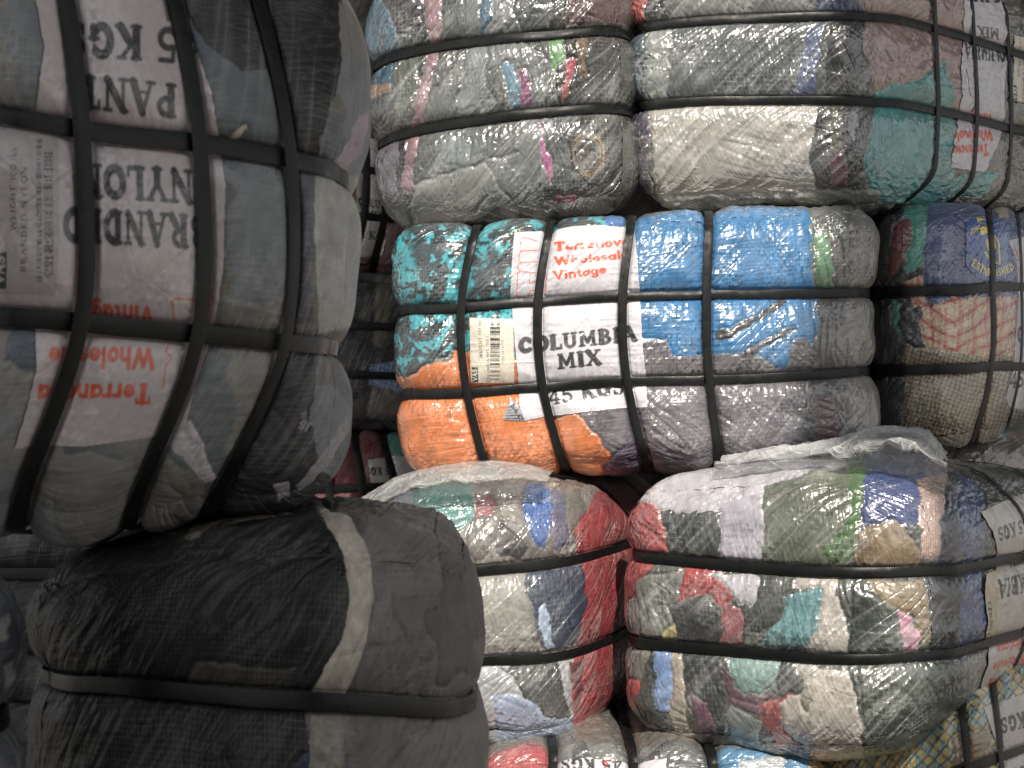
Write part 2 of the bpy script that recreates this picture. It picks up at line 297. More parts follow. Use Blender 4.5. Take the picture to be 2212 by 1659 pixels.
# ---------------------------------------------------------------- the bale
def basis(kn, x):
    kn = np.asarray(kn, float); n = len(kn); x = np.asarray(x, float)
    i = np.clip(np.searchsorted(kn, x) - 1, 0, n - 2); h = kn[i + 1] - kn[i]; t = (x - kn[i]) / h
    tc = np.clip(t, 0, 1); E = np.eye(n); m = np.zeros((n, n))
    sl = (E[1:] - E[:-1]) / (kn[1:] - kn[:-1])[:, None]
    m[0] = sl[0]; m[-1] = sl[-1]
    for k in range(1, n - 1):
        a, b = kn[k] - kn[k - 1], kn[k + 1] - kn[k]; m[k] = (sl[k - 1] * b + sl[k] * a) / (a + b)
    t2, t3 = tc * tc, tc ** 3
    w = ((2 * t3 - 3 * t2 + 1)[:, None] * E[i] + (-2 * t3 + 3 * t2)[:, None] * E[i + 1] + ((t3 - 2 * t2 + tc) * h)[:, None] * m[i] + ((t3 - t2) * h)[:, None] * m[i + 1])
    ex = (t - tc) * h
    w += ex[:, None] * np.where((t > 1)[:, None], m[i + 1], m[i]) * (np.abs(ex) > 0)[:, None]
    return w
AX = {'x': 0, 'y': 1, 'z': 2}
class Bale:
    def __init__(s, label, rows, depths, dv, xs=(), zs=None, ys=(), creases=(), r=.07, Dz=.03, Dx=.018, Dy=.018, bulge=(.015, .02, .015),
                 res=.0016, lump=.007, fold=.0022, pucker=.004, fold_dir=(1, 0, 1), seed=0, mat=None, sw=.0148, ep=0.0, group='strapped bales stacked in the pile', gf=.0032, rowd=None, Rz=.05, Rx=.05, side_res=None, back_open=False):
        R, C = len(rows), len(rows[0]); s.seed = seed; s.mat = mat or M_FILM; s.sw = sw; s.res = res; s.ep = ep
        rowd = rowd or [0] * R; s.gf = gf
        P = np.array([[at(rows[j][i][0], rows[j][i][1], depths[i] + rowd[j]) for i in range(C)] for j in range(R)])[::-1]  # bottom -> top
        dx = np.linalg.norm(P[:, 1:] - P[:, :-1], axis=2).mean(0); dz = np.linalg.norm(P[1:] - P[:-1], axis=2).mean(1)
        kx = np.concatenate([[0], np.cumsum(dx)]); kz = np.concatenate([[0], np.cumsum(dz)])
        s.h = np.array([kx[-1] / 2, np.linalg.norm(dv) / 2, kz[-1] / 2]); s.kx = kx - s.h[0]; s.kz = kz - s.h[2]; s.P = P; s.dv = np.array(dv, float)
        s.r = min(r, *(s.h * .95)); s.D = {0: Dx, 1: Dy, 2: Dz}; s.R = {0: Rx, 1: .05, 2: Rz}
        s.rings = []          # axis, position, depth, has a strap
        for i in xs: s.rings.append((0, s.kx[i], Dx, True))
        for i in (range(1, R - 1) if zs is None else zs): s.rings.append((2, s.kz[R - 1 - i], Dz, True))
        for f in ys: s.rings.append((1, -s.h[1] + f * 2 * s.h[1], Dy, True))
        for a, f, d in creases:
            s.rings.append((a, (-1 + 2 * f) * s.h[a], d, False))
        s.bulge = bulge; s.lump, s.fold, s.pucker, s.fd = lump, fold, pucker, fold_dir
        loc = s.Mw(np.array([[0, 0, -s.h[2]]]))[0]
        s.root = empty('clothes_bale', loc, label, 'bale', group)
        s.side_res = side_res or res * 1.6
    def Mw(s, p):
        Wx = basis(s.kx, p[:, 0]); Wz = basis(s.kz, p[:, 2])
        F = np.einsum('nr,nc,rck->nk', Wz, Wx, s.P, optimize=True)
        return F + s.dv * ((p[:, 1] + s.h[1]) / (2 * s.h[1]))[:, None]
    def wob(s, a, p):
        o = [k for k in range(3) if k != a]
        return .0035 * pn(np.stack([p[:, o[0]] * 5, p[:, o[1]] * 5, np.full(len(p), a * 3.0)], 1), s.seed + 5)
    def dfac(s, a, p): return 1 + s.ep * sstep(.3, 1.0, p[:, 0] / s.h[0]) if (s.ep and a == 2) else 1.0
    def base(s, p):
        q = np.clip(p, -(s.h - s.r), s.h - s.r); v = p - q; n = v / (np.linalg.norm(v, axis=1)[:, None] + 1e-9)
        u = p / s.h; b = np.zeros(len(p))
        for k in range(3):
            o = [j for j in range(3) if j != k]
            b += n[:, k] ** 2 * s.bulge[k] * (1 - u[:, o[0]] ** 2) * (1 - u[:, o[1]] ** 2)
        return q + s.r * n, n, b
    def surf(s, p, off=0.0, fine=True):
        """p: points on the box; returns world points and smooth (macro) traced coordinates"""
        c, n, b = s.base(p); inw = np.zeros(len(p)); near = np.full(len(p), 9.0); puck = np.zeros(len(p))
        for a, pos, D, st in s.rings:
            d = np.abs(p[:, a] + s.wob(a, p) - pos); w = 1 - n[:, a] ** 2
            e = np.clip((d - s.sw * .58) / s.R[a], 0, 1) if st else np.clip(d / (s.R[a] * .8), 0, 1)
            D_ = D * s.dfac(a, p)
            g = np.clip(D_ * (1 - np.sqrt(np.clip(1 - (1 - e) ** 2, 0, 1))) * w, 0, None)
            inw = np.minimum((inw ** 1.7 + g ** 1.7) ** (1 / 1.7), max(inw.max(), D * (1 + s.ep))) if st else inw + g * .6
            near = np.where(w > .3, np.minimum(near, d), near)
            if fine and st:
                o = [j for j in range(3) if j != a]
                al = p[:, o[0]] * 75 + p[:, o[1]] * 75
                puck += ridge(pn2(al, p[:, a] * 10, s.seed + a)) * np.exp(-d / .028) * w * sstep(s.sw * .4, s.sw * .8, d)
        disp = b - inw
        if fine:
            fade = sstep(s.sw * .5, .045, near) if len(s.rings) else 1.0
            disp = disp + s.lump * pn(p * 6.5, s.seed) * fade + s.lump * .45 * pn(p * 17, s.seed + 1) * fade
            F = np.array(s.fd, float); F /= np.linalg.norm(F)
            q = p @ F; o = p - q[:, None] * F * .93
            rd = ridge(pn(o * 34, s.seed + 2)); rd2 = ridge(pn(o * 75 + 3, s.seed + 3))
            msk = np.clip(.5 + 1.3 * pn(p * 9, s.seed + 4), 0, 1)
            disp = disp + (s.fold * rd ** 2 + s.fold * .45 * rd2) * (.25 + .75 * msk) * (.15 + .85 * fade)
            disp = disp + s.pucker * puck * .6
        macro = c + n * (b - inw)[:, None]
        pos = c + n * (disp + off)[:, None]
        return s.Mw(pos), s.Mw(macro)
    def axis(s, a, face):
        h = s.h[a]; r = s.res if (a != 1) else s.side_res
        if a == 1:        # dense near the front, coarser to the back
            y = [0.0]; st = r
            while y[-1] < 2 * h:
                if y[-1] > .2 and not s.deep: st *= 1.12
                y.append(y[-1] + st)
            y = np.array(y); return y / y[-1] * 2 * h - h
        return np.linspace(-h, h, max(4, int(2 * h / r)))
    def pts(s, fa, sg, A, B):
        o = [j for j in range(3) if j != fa]; AA, BB = np.meshgrid(A, B, indexing='ij')
        p = np.zeros((AA.size, 3)); p[:, fa] = sg * s.h[fa]; p[:, o[0]] = AA.ravel(); p[:, o[1]] = BB.ravel()
        return p, o
    def build(s, colfn, garments=(), faces=(('front', 1),), deep=False):
        """faces: which faces need full resolution; the others are coarser"""
        s.deep = deep; fine = dict(faces); Vs, Qs, Us, Cs, Ts = [], [], [], [], []; off = 0
        axs = {k: s.axis(k, None) for k in range(3)}
        for fn, (fa, sg) in {'front': (1, -1), 'back': (1, 1), 'left': (0, -1), 'right': (0, 1), 'bottom': (2, -1), 'top': (2, 1)}.items():
            o = [j for j in range(3) if j != fa]; st = fine.get(fn, 6 if fn == 'back' else 2)
            A, B = [np.unique(np.concatenate([axs[k][::st], axs[k][-1:]])) for k in o]
            p, o = s.pts(fa, sg, A, B); Mc = s.surf(p, fine=False)[1]; T = proj(Mc)
            c = colfn(T, p, s); ex = 0.0
            if fn in fine and fine[fn] <= 2:
                # each garment has folds of its own direction, and the film dips where two of them meet
                g = s.ids.reshape(len(A), len(B)); bd = np.zeros(g.shape)
                bd[1:] += g[1:] != g[:-1]; bd[:, 1:] += g[:, 1:] != g[:, :-1]; bd = np.clip(bd, 0, 1)
                for _ in range(2 + (s.res < .0014)): bd = (bd + np.roll(bd, 1, 0) + np.roll(bd, -1, 0)) / 3; bd = (bd + np.roll(bd, 1, 1) + np.roll(bd, -1, 1)) / 3
                th = (s.ids * 2.399) % 3.1416; ca_, sa_ = np.cos(th), np.sin(th); m1 = p[:, o[0]] * ca_ + p[:, o[1]] * sa_; m2 = -p[:, o[0]] * sa_ + p[:, o[1]] * ca_
                fw = ridge(pn2(m1 * 46 + s.ids * 3.1, m2 * 9, s.seed + 6)) ** 1.5 + .5 * ridge(pn2(m1 * 90, m2 * 22 + s.ids, s.seed + 7))
                ex = -(s.gf * (fw * .55) * np.clip(.6 + 1.4 * pn(p * 8, s.seed + 8), 0, 1.2) + np.minimum(bd.ravel() * 3, 1) * s.gf * .55)
            V = s.surf(p, ex)[0]
            Q = grid_quads(len(A), len(B)) + off
            flip = (fa == 1 and sg == -1) or (fa == 0 and sg == 1) or (fa == 2 and sg == 1)
            if not flip: Q = Q[:, ::-1]
            Vs.append(V); Qs.append(Q); Us.append(np.stack([p[:, o[0]], p[:, o[1]]], 1) + (0 if fa == 1 else (fa + 1) * 3.3)); Cs.append(c); Ts.append(T); off += len(V)
        V, Q, U, Cc, T = map(np.concatenate, (Vs, Qs, Us, Cs, Ts))
        s.T, s.V = T, V
        s.body = mesh_obj('wrapped_bundle', V, Q, s.mat, s.root, U, Cc)
        # single garments that read as pieces of their own: the same surface, a hair proud
        nfront = len(Vs[0]) + (0)
        for poly, lab in garments:
            ins = pip(T, poly); fq = ins[Q].any(1)
            if fn is None or fq.sum() < 12: continue
            sel = Q[fq]
            # only the camera-side skin of the bale
            e1 = V[sel[:, 1]] - V[sel[:, 0]]; e2 = V[sel[:, 3]] - V[sel[:, 0]]; N = np.cross(e1, e2); ctr = V[sel].mean(1) - np.array([0, 0, CZ])
            sel = sel[(N * ctr).sum(1) < 0]
            if len(sel) < 12: continue
            lab_ = np.arange(len(V)); vv = np.unique(sel)
            for _ in range(900):          # keep the largest connected piece
                mn = lab_[sel].min(1); old = lab_[vv].copy()
                for k in range(4): np.minimum.at(lab_, sel[:, k], mn)
                if (lab_[vv] == old).all(): break
            fl = lab_[sel[:, 0]]; best = np.bincount(fl).argmax(); sel = sel[fl == best]
            if len(sel) < 12: continue
            u, inv = np.unique(sel, return_inverse=True); inv = inv.reshape(sel.shape); VV = V[u].copy()
            NN = np.zeros_like(VV); fn_ = np.cross(VV[inv[:, 1]] - VV[inv[:, 0]], VV[inv[:, 3]] - VV[inv[:, 0]])
            for k in range(4): np.add.at(NN, inv[:, k], fn_)
            NN /= np.linalg.norm(NN, axis=1)[:, None] + 1e-12
            g = mesh_obj('garment', VV + NN * .0006, inv, s.mat, s.root, U[u], Cc[u]); g['label'] = lab
    def straps(s, mat=None):
        for a, pos, D, st in s.rings:
            if not st: continue
            o = [j for j in range(3) if j != a]; h1, h2 = s.h[o[0]], s.h[o[1]]; stp = .006; r = []
            n1, n2 = int(2 * h1 / stp), int(2 * h2 / stp)
            r += [(x, -h2) for x in np.linspace(-h1, h1, n1, endpoint=False)] + [(h1, y) for y in np.linspace(-h2, h2, n2, endpoint=False)]
            r += [(x, h2) for x in np.linspace(h1, -h1, n1, endpoint=False)] + [(-h1, y) for y in np.linspace(h2, -h2, n2, endpoint=False)]
            r = np.array(r); n = len(r); arcl = np.arange(n) * stp
            sect = [(-.5, 0), (-.5, .0009), (-.45, .0012), (0, .0014), (.45, .0012), (.5, .0009), (.5, 0)]
            V = []; U = []
            for (cx, lf) in sect:
                p = np.zeros((n, 3)); p[:, o[0]] = r[:, 0]; p[:, o[1]] = r[:, 1]; p[:, a] = pos
                wb = s.wob(a, p); p[:, a] = pos - wb + cx * s.sw * (1 + .04 * np.sin(arcl * 9))
                c, nrm, b = s.base(p)
                tw = .0015 * pn2(arcl * 12, arcl * 0, s.seed + 9) * cx * 2
                lift = .0015 + .27 * D if a == 2 else .0025 + .27 * max(D, s.D[2])
                V.append(s.Mw(c + nrm * (b - D * s.dfac(a, p) + lift + lf + tw + .0015 * pn2(arcl * 6, arcl * 0, s.seed + 11))[:, None])); U.append(np.stack([arcl, np.full(n, cx * s.sw)], 1))
            m = len(sect); V = np.stack(V, 1).reshape(-1, 3); U = np.stack(U, 1).reshape(-1, 2)
            i = np.arange(n)[:, None] * m; i2 = ((np.arange(n) + 1) % n)[:, None] * m; k = np.arange(m)[None, :]; k2 = (k + 1) % m
            Q = np.stack([i + k, i2 + k, i2 + k2, i + k2], -1).reshape(-1, 4)
            mesh_obj('strap', V, Q, mat or M_STRAP, s.root, U)
    def patch(s, name, poly, colfn, face='front', off=.0012, mat=None, res=None, parent=None, label=None, edge=.6):
        fa, sg = {'front': (1, -1), 'right': (0, 1), 'top': (2, 1)}[face]; o = [j for j in range(3) if j != fa]
        A = np.linspace(-s.h[o[0]], s.h[o[0]], 90); B = np.linspace(-s.h[o[1]], s.h[o[1]], 90)
        p, _ = s.pts(fa, sg, A, B); T = proj(s.surf(p, fine=False)[1]); ins = pip(T, poly)
        if face == 'front': pass
        if ins.sum() < 2: print('EMPTY PATCH', name, s.root['label']); return None
        rs_ = res or s.res * .55
        a0, a1 = p[ins][:, o[0]].min() - .02, p[ins][:, o[0]].max() + .02; b0, b1 = p[ins][:, o[1]].min() - .02, p[ins][:, o[1]].max() + .02
        a0, a1 = max(a0, -s.h[o[0]]), min(a1, s.h[o[0]]); b0, b1 = max(b0, -s.h[o[1]]), min(b1, s.h[o[1]])
        A = np.arange(a0, a1, rs_); B = np.arange(b0, b1, rs_); p, _ = s.pts(fa, sg, A, B)
        V, Mc = s.surf(p, off); T = proj(Mc)
        Tn = T + edge * np.stack([pn2(T[:, 0] / 14, T[:, 1] / 14, 31), pn2(T[:, 0] / 14, T[:, 1] / 14, 32)], 1)
        ins = pip(Tn, poly); Q = grid_quads(len(A), len(B))
        if not ((fa == 1 and sg == -1) or (fa == 0 and sg == 1) or (fa == 2 and sg == 1)): Q = Q[:, ::-1]
        Q = Q[ins[Q].all(1)]; u, inv = np.unique(Q, return_inverse=True); inv = inv.reshape(Q.shape)
        T, V = T[u], V[u]; U = np.stack([p[u][:, o[0]], p[u][:, o[1]]], 1)
        ob = mesh_obj(name, V, inv, mat or M_PAPER, s.root, U, colfn(T))
        if label: ob['label'] = label
        return ob

# ---------------------------------------------------------------- colour of the packed clothes
def palette_base(pal, sx=90, sy=160, seed=0, weave=1.0, warp=40, soft=.0):
    cols = np.array([hx(c) for c in pal])
    def f(T):
        n1 = pn2(T[:, 0] / 70, T[:, 1] / 70, seed + 1); n2 = pn2(T[:, 0] / 60, T[:, 1] / 60, seed + 2)
        a = (T[:, 0] + warp * n1 + seed * 13) / sx; b = (T[:, 1] + warp * n2) / sy
        ia, ib = np.floor(a).astype(int), np.floor(b + .37 * np.floor(a)).astype(int)
        k = PERM[(PERM[(ia + seed * 5) & 255] + ib) & 255] % len(cols)
        c = cols[k].copy()
        return c
    return f
def pat_tiedye(T, c1, c2):
    n = pn2(T[:, 0] / 26, T[:, 1] / 26, 3) + .6 * pn2(T[:, 0] / 9, T[:, 1] / 9, 4); ang = np.arctan2(T[:, 1] - 770, T[:, 0] - 940)
    n = n + .35 * np.sin(ang * 9 + 3 * n) - .05
    t = sstep(-.05, .25, n)[:, None]; return c1 * t + c2 * (1 - t)
def pat_plaid(T, c1, c2):
    u = T[:, 0] + 8 * pn2(T[:, 0] / 50, T[:, 1] / 50, 7) ; v = T[:, 1] + 14 * pn2(T[:, 0] / 60, T[:, 1] / 60, 8) - (T[:, 0] - 2050) * .35 * (T[:, 0] < 2066) + (T[:, 0] - 2066) * .55 * (T[:, 0] >= 2066)
    a = ((np.mod(v, 34) < 9) * .8 + (np.mod(v + 5, 17) < 2) * .5 + (np.mod(u, 30) < 6) * .5 + (np.mod(u + 8, 15) < 2) * .4)
    t = np.clip(a, 0, 1)[:, None]; return c1 * (1 - t) + c2 * t
def pat_gingham(T, c1, c2, sz=9.0, ang=.3):
    w = 5 * pn2(T[:, 0] / 60, T[:, 1] / 60, 9)
    u = T[:, 0] * math.cos(ang) + T[:, 1] * math.sin(ang) + w; v = -T[:, 0] * math.sin(ang) + T[:, 1] * math.cos(ang) + w
    t = ((np.mod(u, sz) < sz / 2).astype(float) + (np.mod(v, sz) < sz / 2)) / 2
    return c1 * (1 - t[:, None]) + c2 * t[:, None]
def pat_lattice(T, c1, c2):
    u = T[:, 0] + T[:, 1] * .8 + 6 * pn2(T[:, 0] / 40, T[:, 1] / 40, 9); v = T[:, 0] - T[:, 1] * 1.1
    t = np.clip((np.mod(u, 26) < 6) * .9 + (np.mod(v, 30) < 6) * .9, 0, 1)[:, None]
    k = sstep(-.1, .1, pn2(u / 22, v / 22, 4))[:, None]
    return (c1 * k + hx('#c9b458') * (1 - k)) * (1 - t) + c2 * t
def pat_knit(T, c1, c2):
    t = ((np.mod(T[:, 0], 5) < 2.2) & (np.mod(T[:, 1] + 2.5 * (np.mod(T[:, 0], 10) < 5), 5) < 2.2))[:, None]
    return np.where(t, c2, c1)
PATS = {'tiedye': pat_tiedye, 'plaid': pat_plaid, 'gingham': pat_gingham, 'lattice': pat_lattice, 'knit': pat_knit}
def clothes(basef, patches, desat=.22, dark=.72, prints=(), top=None, warp=7.0, weave=1.0, rag=2.0):
    def f(T, p, s):
        Tw = T + warp * np.stack([pn2(T[:, 0] / 22, T[:, 1] / 22, 21), pn2(T[:, 0] / 22, T[:, 1] / 22, 22)], 1) + rag * np.stack([pn2(T[:, 0] / 6, T[:, 1] / 6, 23), pn2(T[:, 0] / 6, T[:, 1] / 6, 24)], 1)
        c = basef(T) * dark; wv = np.full(len(T), weave); ids = np.zeros(len(T), int)
        ids[:] = np.round(c[:, 0] * 9973 + c[:, 2] * 7919).astype(int) % 97 + 500
        for pt in patches:
            m = pip(Tw, pt[0])
            if not m.any(): continue
            ids[m] = patches.index(pt) + 1
            if len(pt) > 2 and pt[2] in PATS: c[m] = PATS[pt[2]](T[m], hx(pt[1]), hx(pt[3]))
            else:
                cc = hx(pt[1]); cc = (cc * (1 - desat) + cc.mean() * desat) * dark; tone = 1 + .22 * pn2(T[m][:, 0] / 18, T[m][:, 1] / 30, 41) + .14 * pn2(T[m][:, 0] / 5, T[m][:, 1] / 9, 42)
                c[m] = cc * tone[:, None]
        s.ids = ids
        for m_, col_ in (q(T) for q in prints): c = c * (1 - m_[:, None]) + col_ * m_[:, None]
        if top:
            tm = sstep(.03, .07, p[:, 1] + s.h[1] + .03 * pn(p * 14, 3)) * (p[:, 2] > s.h[2] - 1e-5); c = c * (1 - tm[:, None]) + hx(top) * tm[:, None]
        f_ = 1 + .18 * pn2(T[:, 0] / 30, T[:, 1] / 45, 51)
        return np.concatenate([np.clip(c * f_[:, None], 0, 1), wv[:, None]], 1)
    return f
def paper(items, base='#d2d0d8', weave=.8, stains=None):
    """items: callables T -> (mask, colour)"""
    def f(T):
        c = np.tile(hx(base), (len(T), 1)) * (1 + .05 * pn2(T[:, 0] / 14, T[:, 1] / 14, 61))[:, None]
        crk = ridge(pn2(T[:, 0] / 22, T[:, 1] / 34, 62)) ** 14
        c = c * (1 - .12 * crk)[:, None]
        for m, col in (it(T) for it in items):
            m = m * np.clip(1.02 + .35 * pn2(T[:, 0] / 3, T[:, 1] / 3, 63), .55, 1)
            c = c * (1 - m[:, None]) + col * m[:, None]
        return np.concatenate([np.clip(c, 0, 1), np.full((len(T), 1), weave)], 1)
    return f
INK, RED = hx('#23282b'), hx('#d9532c')
def tx(s, o, xv, yv, col=INK, wt=1.0, serif=True): return lambda T: (text_mask(T, s, o, xv, yv, wt, serif), col)
def ln(pts, hw, col=RED): return lambda T: (line_mask(T, pts, hw), col)
def blk(poly, col=INK): return lambda T: (pip(T, poly).astype(float), col)
def bars(x0, x1, y0, y1, seed=1, vert=True, col=INK, skew=0.0):
    def f(T):
        a = (T[:, 1] if vert else T[:, 0]) - (T[:, 0] - x0) * skew; k = np.floor(a / .95).astype(int)
        m = (PERM[(k + seed * 31) & 255] % 2 == 0) & (T[:, 0] > x0) & (T[:, 0] < x1) & (T[:, 1] > y0) & (T[:, 1] < y1)
        return m.astype(float), col
    return f

# ================================================================ the setting
def box_mesh(name, c, d, mat, bev=0):
    x, y, z = [v / 2 for v in d]
    V = np.array([[a * x, b * y, e * z] for a in (-1, 1) for b in (-1, 1) for e in (-1, 1)]) + np.array(c)
    Q = [[0, 1, 3, 2], [4, 6, 7, 5], [0, 4, 5, 1], [2, 3, 7, 6], [0, 2, 6, 4], [1, 5, 7, 3]]
    return mesh_obj(name, V, Q, mat, smooth=False)
g = mesh_obj('ground', np.array([[-60, -60, 0], [60, -60, 0], [60, 60, 0], [-60, 60, 0]], float), [[0, 1, 2, 3]], simple('ground_concrete', (.3, .285, .265), .9), smooth=False); g['kind'] = 'structure'
# unseen wall added behind the camera, top edge stepped to shape the shade
TE = math.tan(math.radians(SUN_EL)) / math.cos(math.radians(SUN_AZ)); KX = math.tan(math.radians(SUN_AZ))
WY = -1.6
def wall_x(u): return u - KX * WY          # x + KX*y is constant along a sun ray
def wall_z(v): return v - TE * WY + CZ     # z + TE*y is constant along a sun ray
mw = simple('shade_wall_render', (.3, .29, .29), .9)
prof = [(-1.5, 1.7), (.12, 1.7), (.12, 1.5), (1.0, 1.5), (1.0, 2.37), (.89, 2.37), (.89, 2.72), (.97, 2.72), (.97, 3.6), (2.0, 3.6)]     # (u, v) of the wall's top edge
Vw = np.array([(wall_x(u), wall_z(v)) for u, v in prof] + [(wall_x(2.0), 0), (wall_x(-1.5), 0)]); NW = len(Vw)
Vw3 = np.concatenate([np.column_stack([Vw[:, 0], np.full(NW, WY), Vw[:, 1]]), np.column_stack([Vw[:, 0], np.full(NW, WY - .3), Vw[:, 1]])])
me = bpy.data.meshes.new('shade_wall'); me.from_pydata([tuple(v) for v in Vw3], [], [tuple(range(NW)), tuple(range(2 * NW - 1, NW - 1, -1))] + [(i, i + NW, (i + 1) % NW + NW, (i + 1) % NW) for i in range(NW)])
me.materials.append(mw); o = bpy.data.objects.new('shade_wall', me); S.collection.objects.link(o); o['kind'] = 'structure'

# unseen cover added over the back bales to keep the sun off them
rf = box_mesh('shade_roof', (0, 4.9, CZ + 2.3), (12, 7.2, .12), simple('shade_roof_sheet', (.12, .12, .12), .8)); rf['kind'] = 'structure'
rb = box_mesh('gap_shade_wall', (0, 8.4, 1.6), (12, .2, 3.25), simple('gap_shade_render', (.1, .095, .09), .9)); rb['kind'] = 'structure'  # wall added to darken the gaps behind the pile

# ================================================================ central bale
E = Bale('bright blue, teal and orange bale at the centre with a large upright white paper label',
    rows=[[(836, 480), (1030, 476), (1192, 468), (1368, 458), (1536, 448), (1905, 436)],
          [(846, 668), (998, 662), (1165, 651), (1347, 643), (1528, 638), (1900, 630)],
          [(852, 852), (1009, 847), (1173, 836), (1355, 826), (1532, 822), (1898, 800)],
          [(862, 1040), (1056, 1032), (1224, 1026), (1402, 1020), (1560, 1008), (1915, 975)]],
    depths=[2.95, 2.92, 2.91, 2.92, 2.94, 3.0], dv=(.03, .55, 0), xs=(1, 2, 3, 4), creases=[(0, .86, .006)], r=.06, Dz=.021, Dx=.015, seed=1, res=.0016, fold=.0016, Rz=.045, Rx=.045, pucker=.0035)
blue = [(1362, 425), (1748, 420), (1756, 600), (1768, 700), (1740, 785), (1700, 800), (1640, 770), (1590, 760), (1530, 770), (1450, 770), (1440, 735), (1372, 730)]
orange = [(840, 800), (880, 815), (925, 785), (970, 782), (985, 757), (1015, 757), (1110, 770), (1150, 880), (1200, 905), (1245, 890), (1290, 940), (1330, 1000), (1345, 1060), (840, 1070)]
tie = [(800, 420), (1380, 420), (1360, 560), (1110, 700), (1110, 790), (1000, 800), (985, 758), (925, 785), (880, 815), (800, 800)]
purp = [(1372, 725), (1445, 733), (1480, 760), (1530, 768), (1600, 758), (1660, 800), (1740, 780), (1755, 1040), (1340, 1060), (1330, 1000), (1290, 940), (1245, 890), (1380, 860)]
E.build(clothes(palette_base(['#6b6b6b', '#5a5a5c', '#807c7a', '#5d6460'], 50, 300, 3), [
    (tie, '#3aa3b0', 'tiedye', '#0f2730'), (orange, '#e8803a'), (purp, '#67626c'), (blue, '#1478b6'),
    ([(1540, 722), (1615, 690), (1690, 642), (1697, 656), (1620, 705), (1560, 738)], '#33353a'), ([(1590, 765), (1650, 735), (1712, 705), (1712, 720), (1650, 750), (1600, 778)], '#3a3b40'),
    ([(1700, 770), (1715, 735), (1745, 730), (1765, 770), (1750, 800), (1700, 800)], '#5d5a62'),
    ([(1758, 500), (1795, 500), (1800, 640), (1768, 640)], '#5e8f68'), ([(1840, 420), (1930, 420), (1930, 1000), (1830, 1000), (1825, 700)], '#8b8784'),
    ([(1300, 1010), (1352, 960), (1362, 885), (1385, 900), (1400, 1000), (1420, 1060), (1320, 1060)], '#38294a'),
    ([(1770, 860), (1800, 850), (1815, 1000), (1760, 1000)], '#75525a'), ([(1300, 420), (1362, 420), (1352, 488), (1310, 484)], '#1d6fc0'),
    ([(850, 1000), (880, 1030), (870, 1060), (840, 1060)], '#b8b28a')], desat=.08, dark=.8, prints=[tx('Columbia', (1466, 940), (-58, -2), (0, 11), hx('#a8a2ac'), .7, False)], top='#5a5650'),
    garments=[(orange, 'orange garment seen through the film'), (blue, 'bright blue garment with dark stripes'), (tie, 'teal and black tie-dyed garment'), (purp, 'dull purple grey garment')], faces=(('front', 1), ('left', 2), ('right', 2), ('top', 2), ('bottom', 2)))
E.straps()
E.patch('paper_label', [(1110, 504), (1150, 503), (1195, 498), (1255, 484), (1306, 486), (1352, 492), (1368, 484), (1374, 522), (1383, 631), (1388, 740), (1396, 813), (1399, 880), (1352, 881), (1174, 901), (1126, 911), (1106, 668), (1101, 645), (1106, 560)],
    paper([tx('Terranova', (1197, 543), (165, -13.5), (-1, -19), RED, 1.15), tx('Wholesale', (1198, 574), (162, -16), (-2, -19), RED, 1.15), tx('Vintage', (1196, 605.5), (115, -15), (-2, -19), RED, 1.15),
           tx('COLUMBIA', (1121, 764), (256, -28), (-2, -33), INK, 1.2), tx('MIX', (1205, 798), (96, -11), (-3, -33), INK, 1.2), tx('45 KGS', (1184, 876), (166, -26), (-4, -33)),
           ln([(1160, 522), (1132, 515), (1126, 518), (1123, 538), (1128, 543), (1160, 541)], .9), ln([(1128, 543), (1123, 546), (1121, 562), (1126, 568), (1162, 565)], .9),
           ln([(1126, 568), (1120, 571), (1119, 582), (1124, 586), (1160, 590)], .9), ln([(1124, 587), (1118, 592), (1116, 640), (1140, 643), (1146, 628), (1178, 628), (1180, 600), (1176, 560), (1182, 532)], 1.0), ln([(1143, 604), (1144, 612), (1160, 608), (1160, 600)], .9)]),
    label='white paper label with orange and black lettering')
def sticker(s, face, q, vas=True, seed=1):
    """barcode sticker: q = traced corners top-left, top-right, bottom-right, bottom-left"""
    q = np.array(q, float)
    def up(a, b): return tuple(q[0] * (1 - a) * (1 - b) + q[1] * a * (1 - b) + q[2] * a * b + q[3] * (1 - a) * b)
    hv = lambda a, b, c, d: tuple(np.array(up(c, d)) - np.array(up(a, b)))
    x0, x1 = up(.46, .5)[0], up(.68, .5)[0]; y0, y1 = up(.5, .06)[1], up(.5, .96)[1]
    its = [bars(x0, x1, y0, y1, seed), tx('WEIGHT 100 lbs', up(.29, .62), hv(.29, .62, .27, .03), hv(.29, .62, .21, .62), wt=.7, serif=False), tx('COLUMBIA MIX (100 l', up(.45, 1 - .01), hv(.45, .99, .43, .28), hv(.45, .99, .38, .99), wt=.7, serif=False),
           tx('1250 2474708', up(.78, .7), hv(.78, .7, .77, .33), hv(.78, .7, .72, .7), wt=.6, serif=False), blk([up(.03, .76), up(.17, .76), up(.18, .99), up(.04, .99)]), tx('VAS', up(.16, .97), hv(.16, .97, .15, .79), hv(.16, .97, .05, .97), hx('#e8e4da'), 1.0, False)]
    return s.patch('barcode_sticker', [up(0, 0), up(1, 0), up(1, 1), up(0, 1)], paper(its, '#dcd6c8', .35), face, off=.0022, res=s.res * .4, edge=.2)
sticker(E, 'front', [(1014, 686), (1109, 689), (1112, 829), (1017, 827)])
E.patch('cloth_patch', [(1105, 858), (1127, 885), (1136, 910), (1086, 907), (1088, 898)], paper([tx('PFG', (1109, 869), (24, 38), (-8, 5), hx('#2c3550'), .9, False)] + [ln([(1098 - k * 1.5, 880 + k * 6), (1110 + k * 3.4, 878 + k * 6.5)], 1.0, hx('#2c3550')) for k in range(5)], '#9a9a9e'), off=.0015)

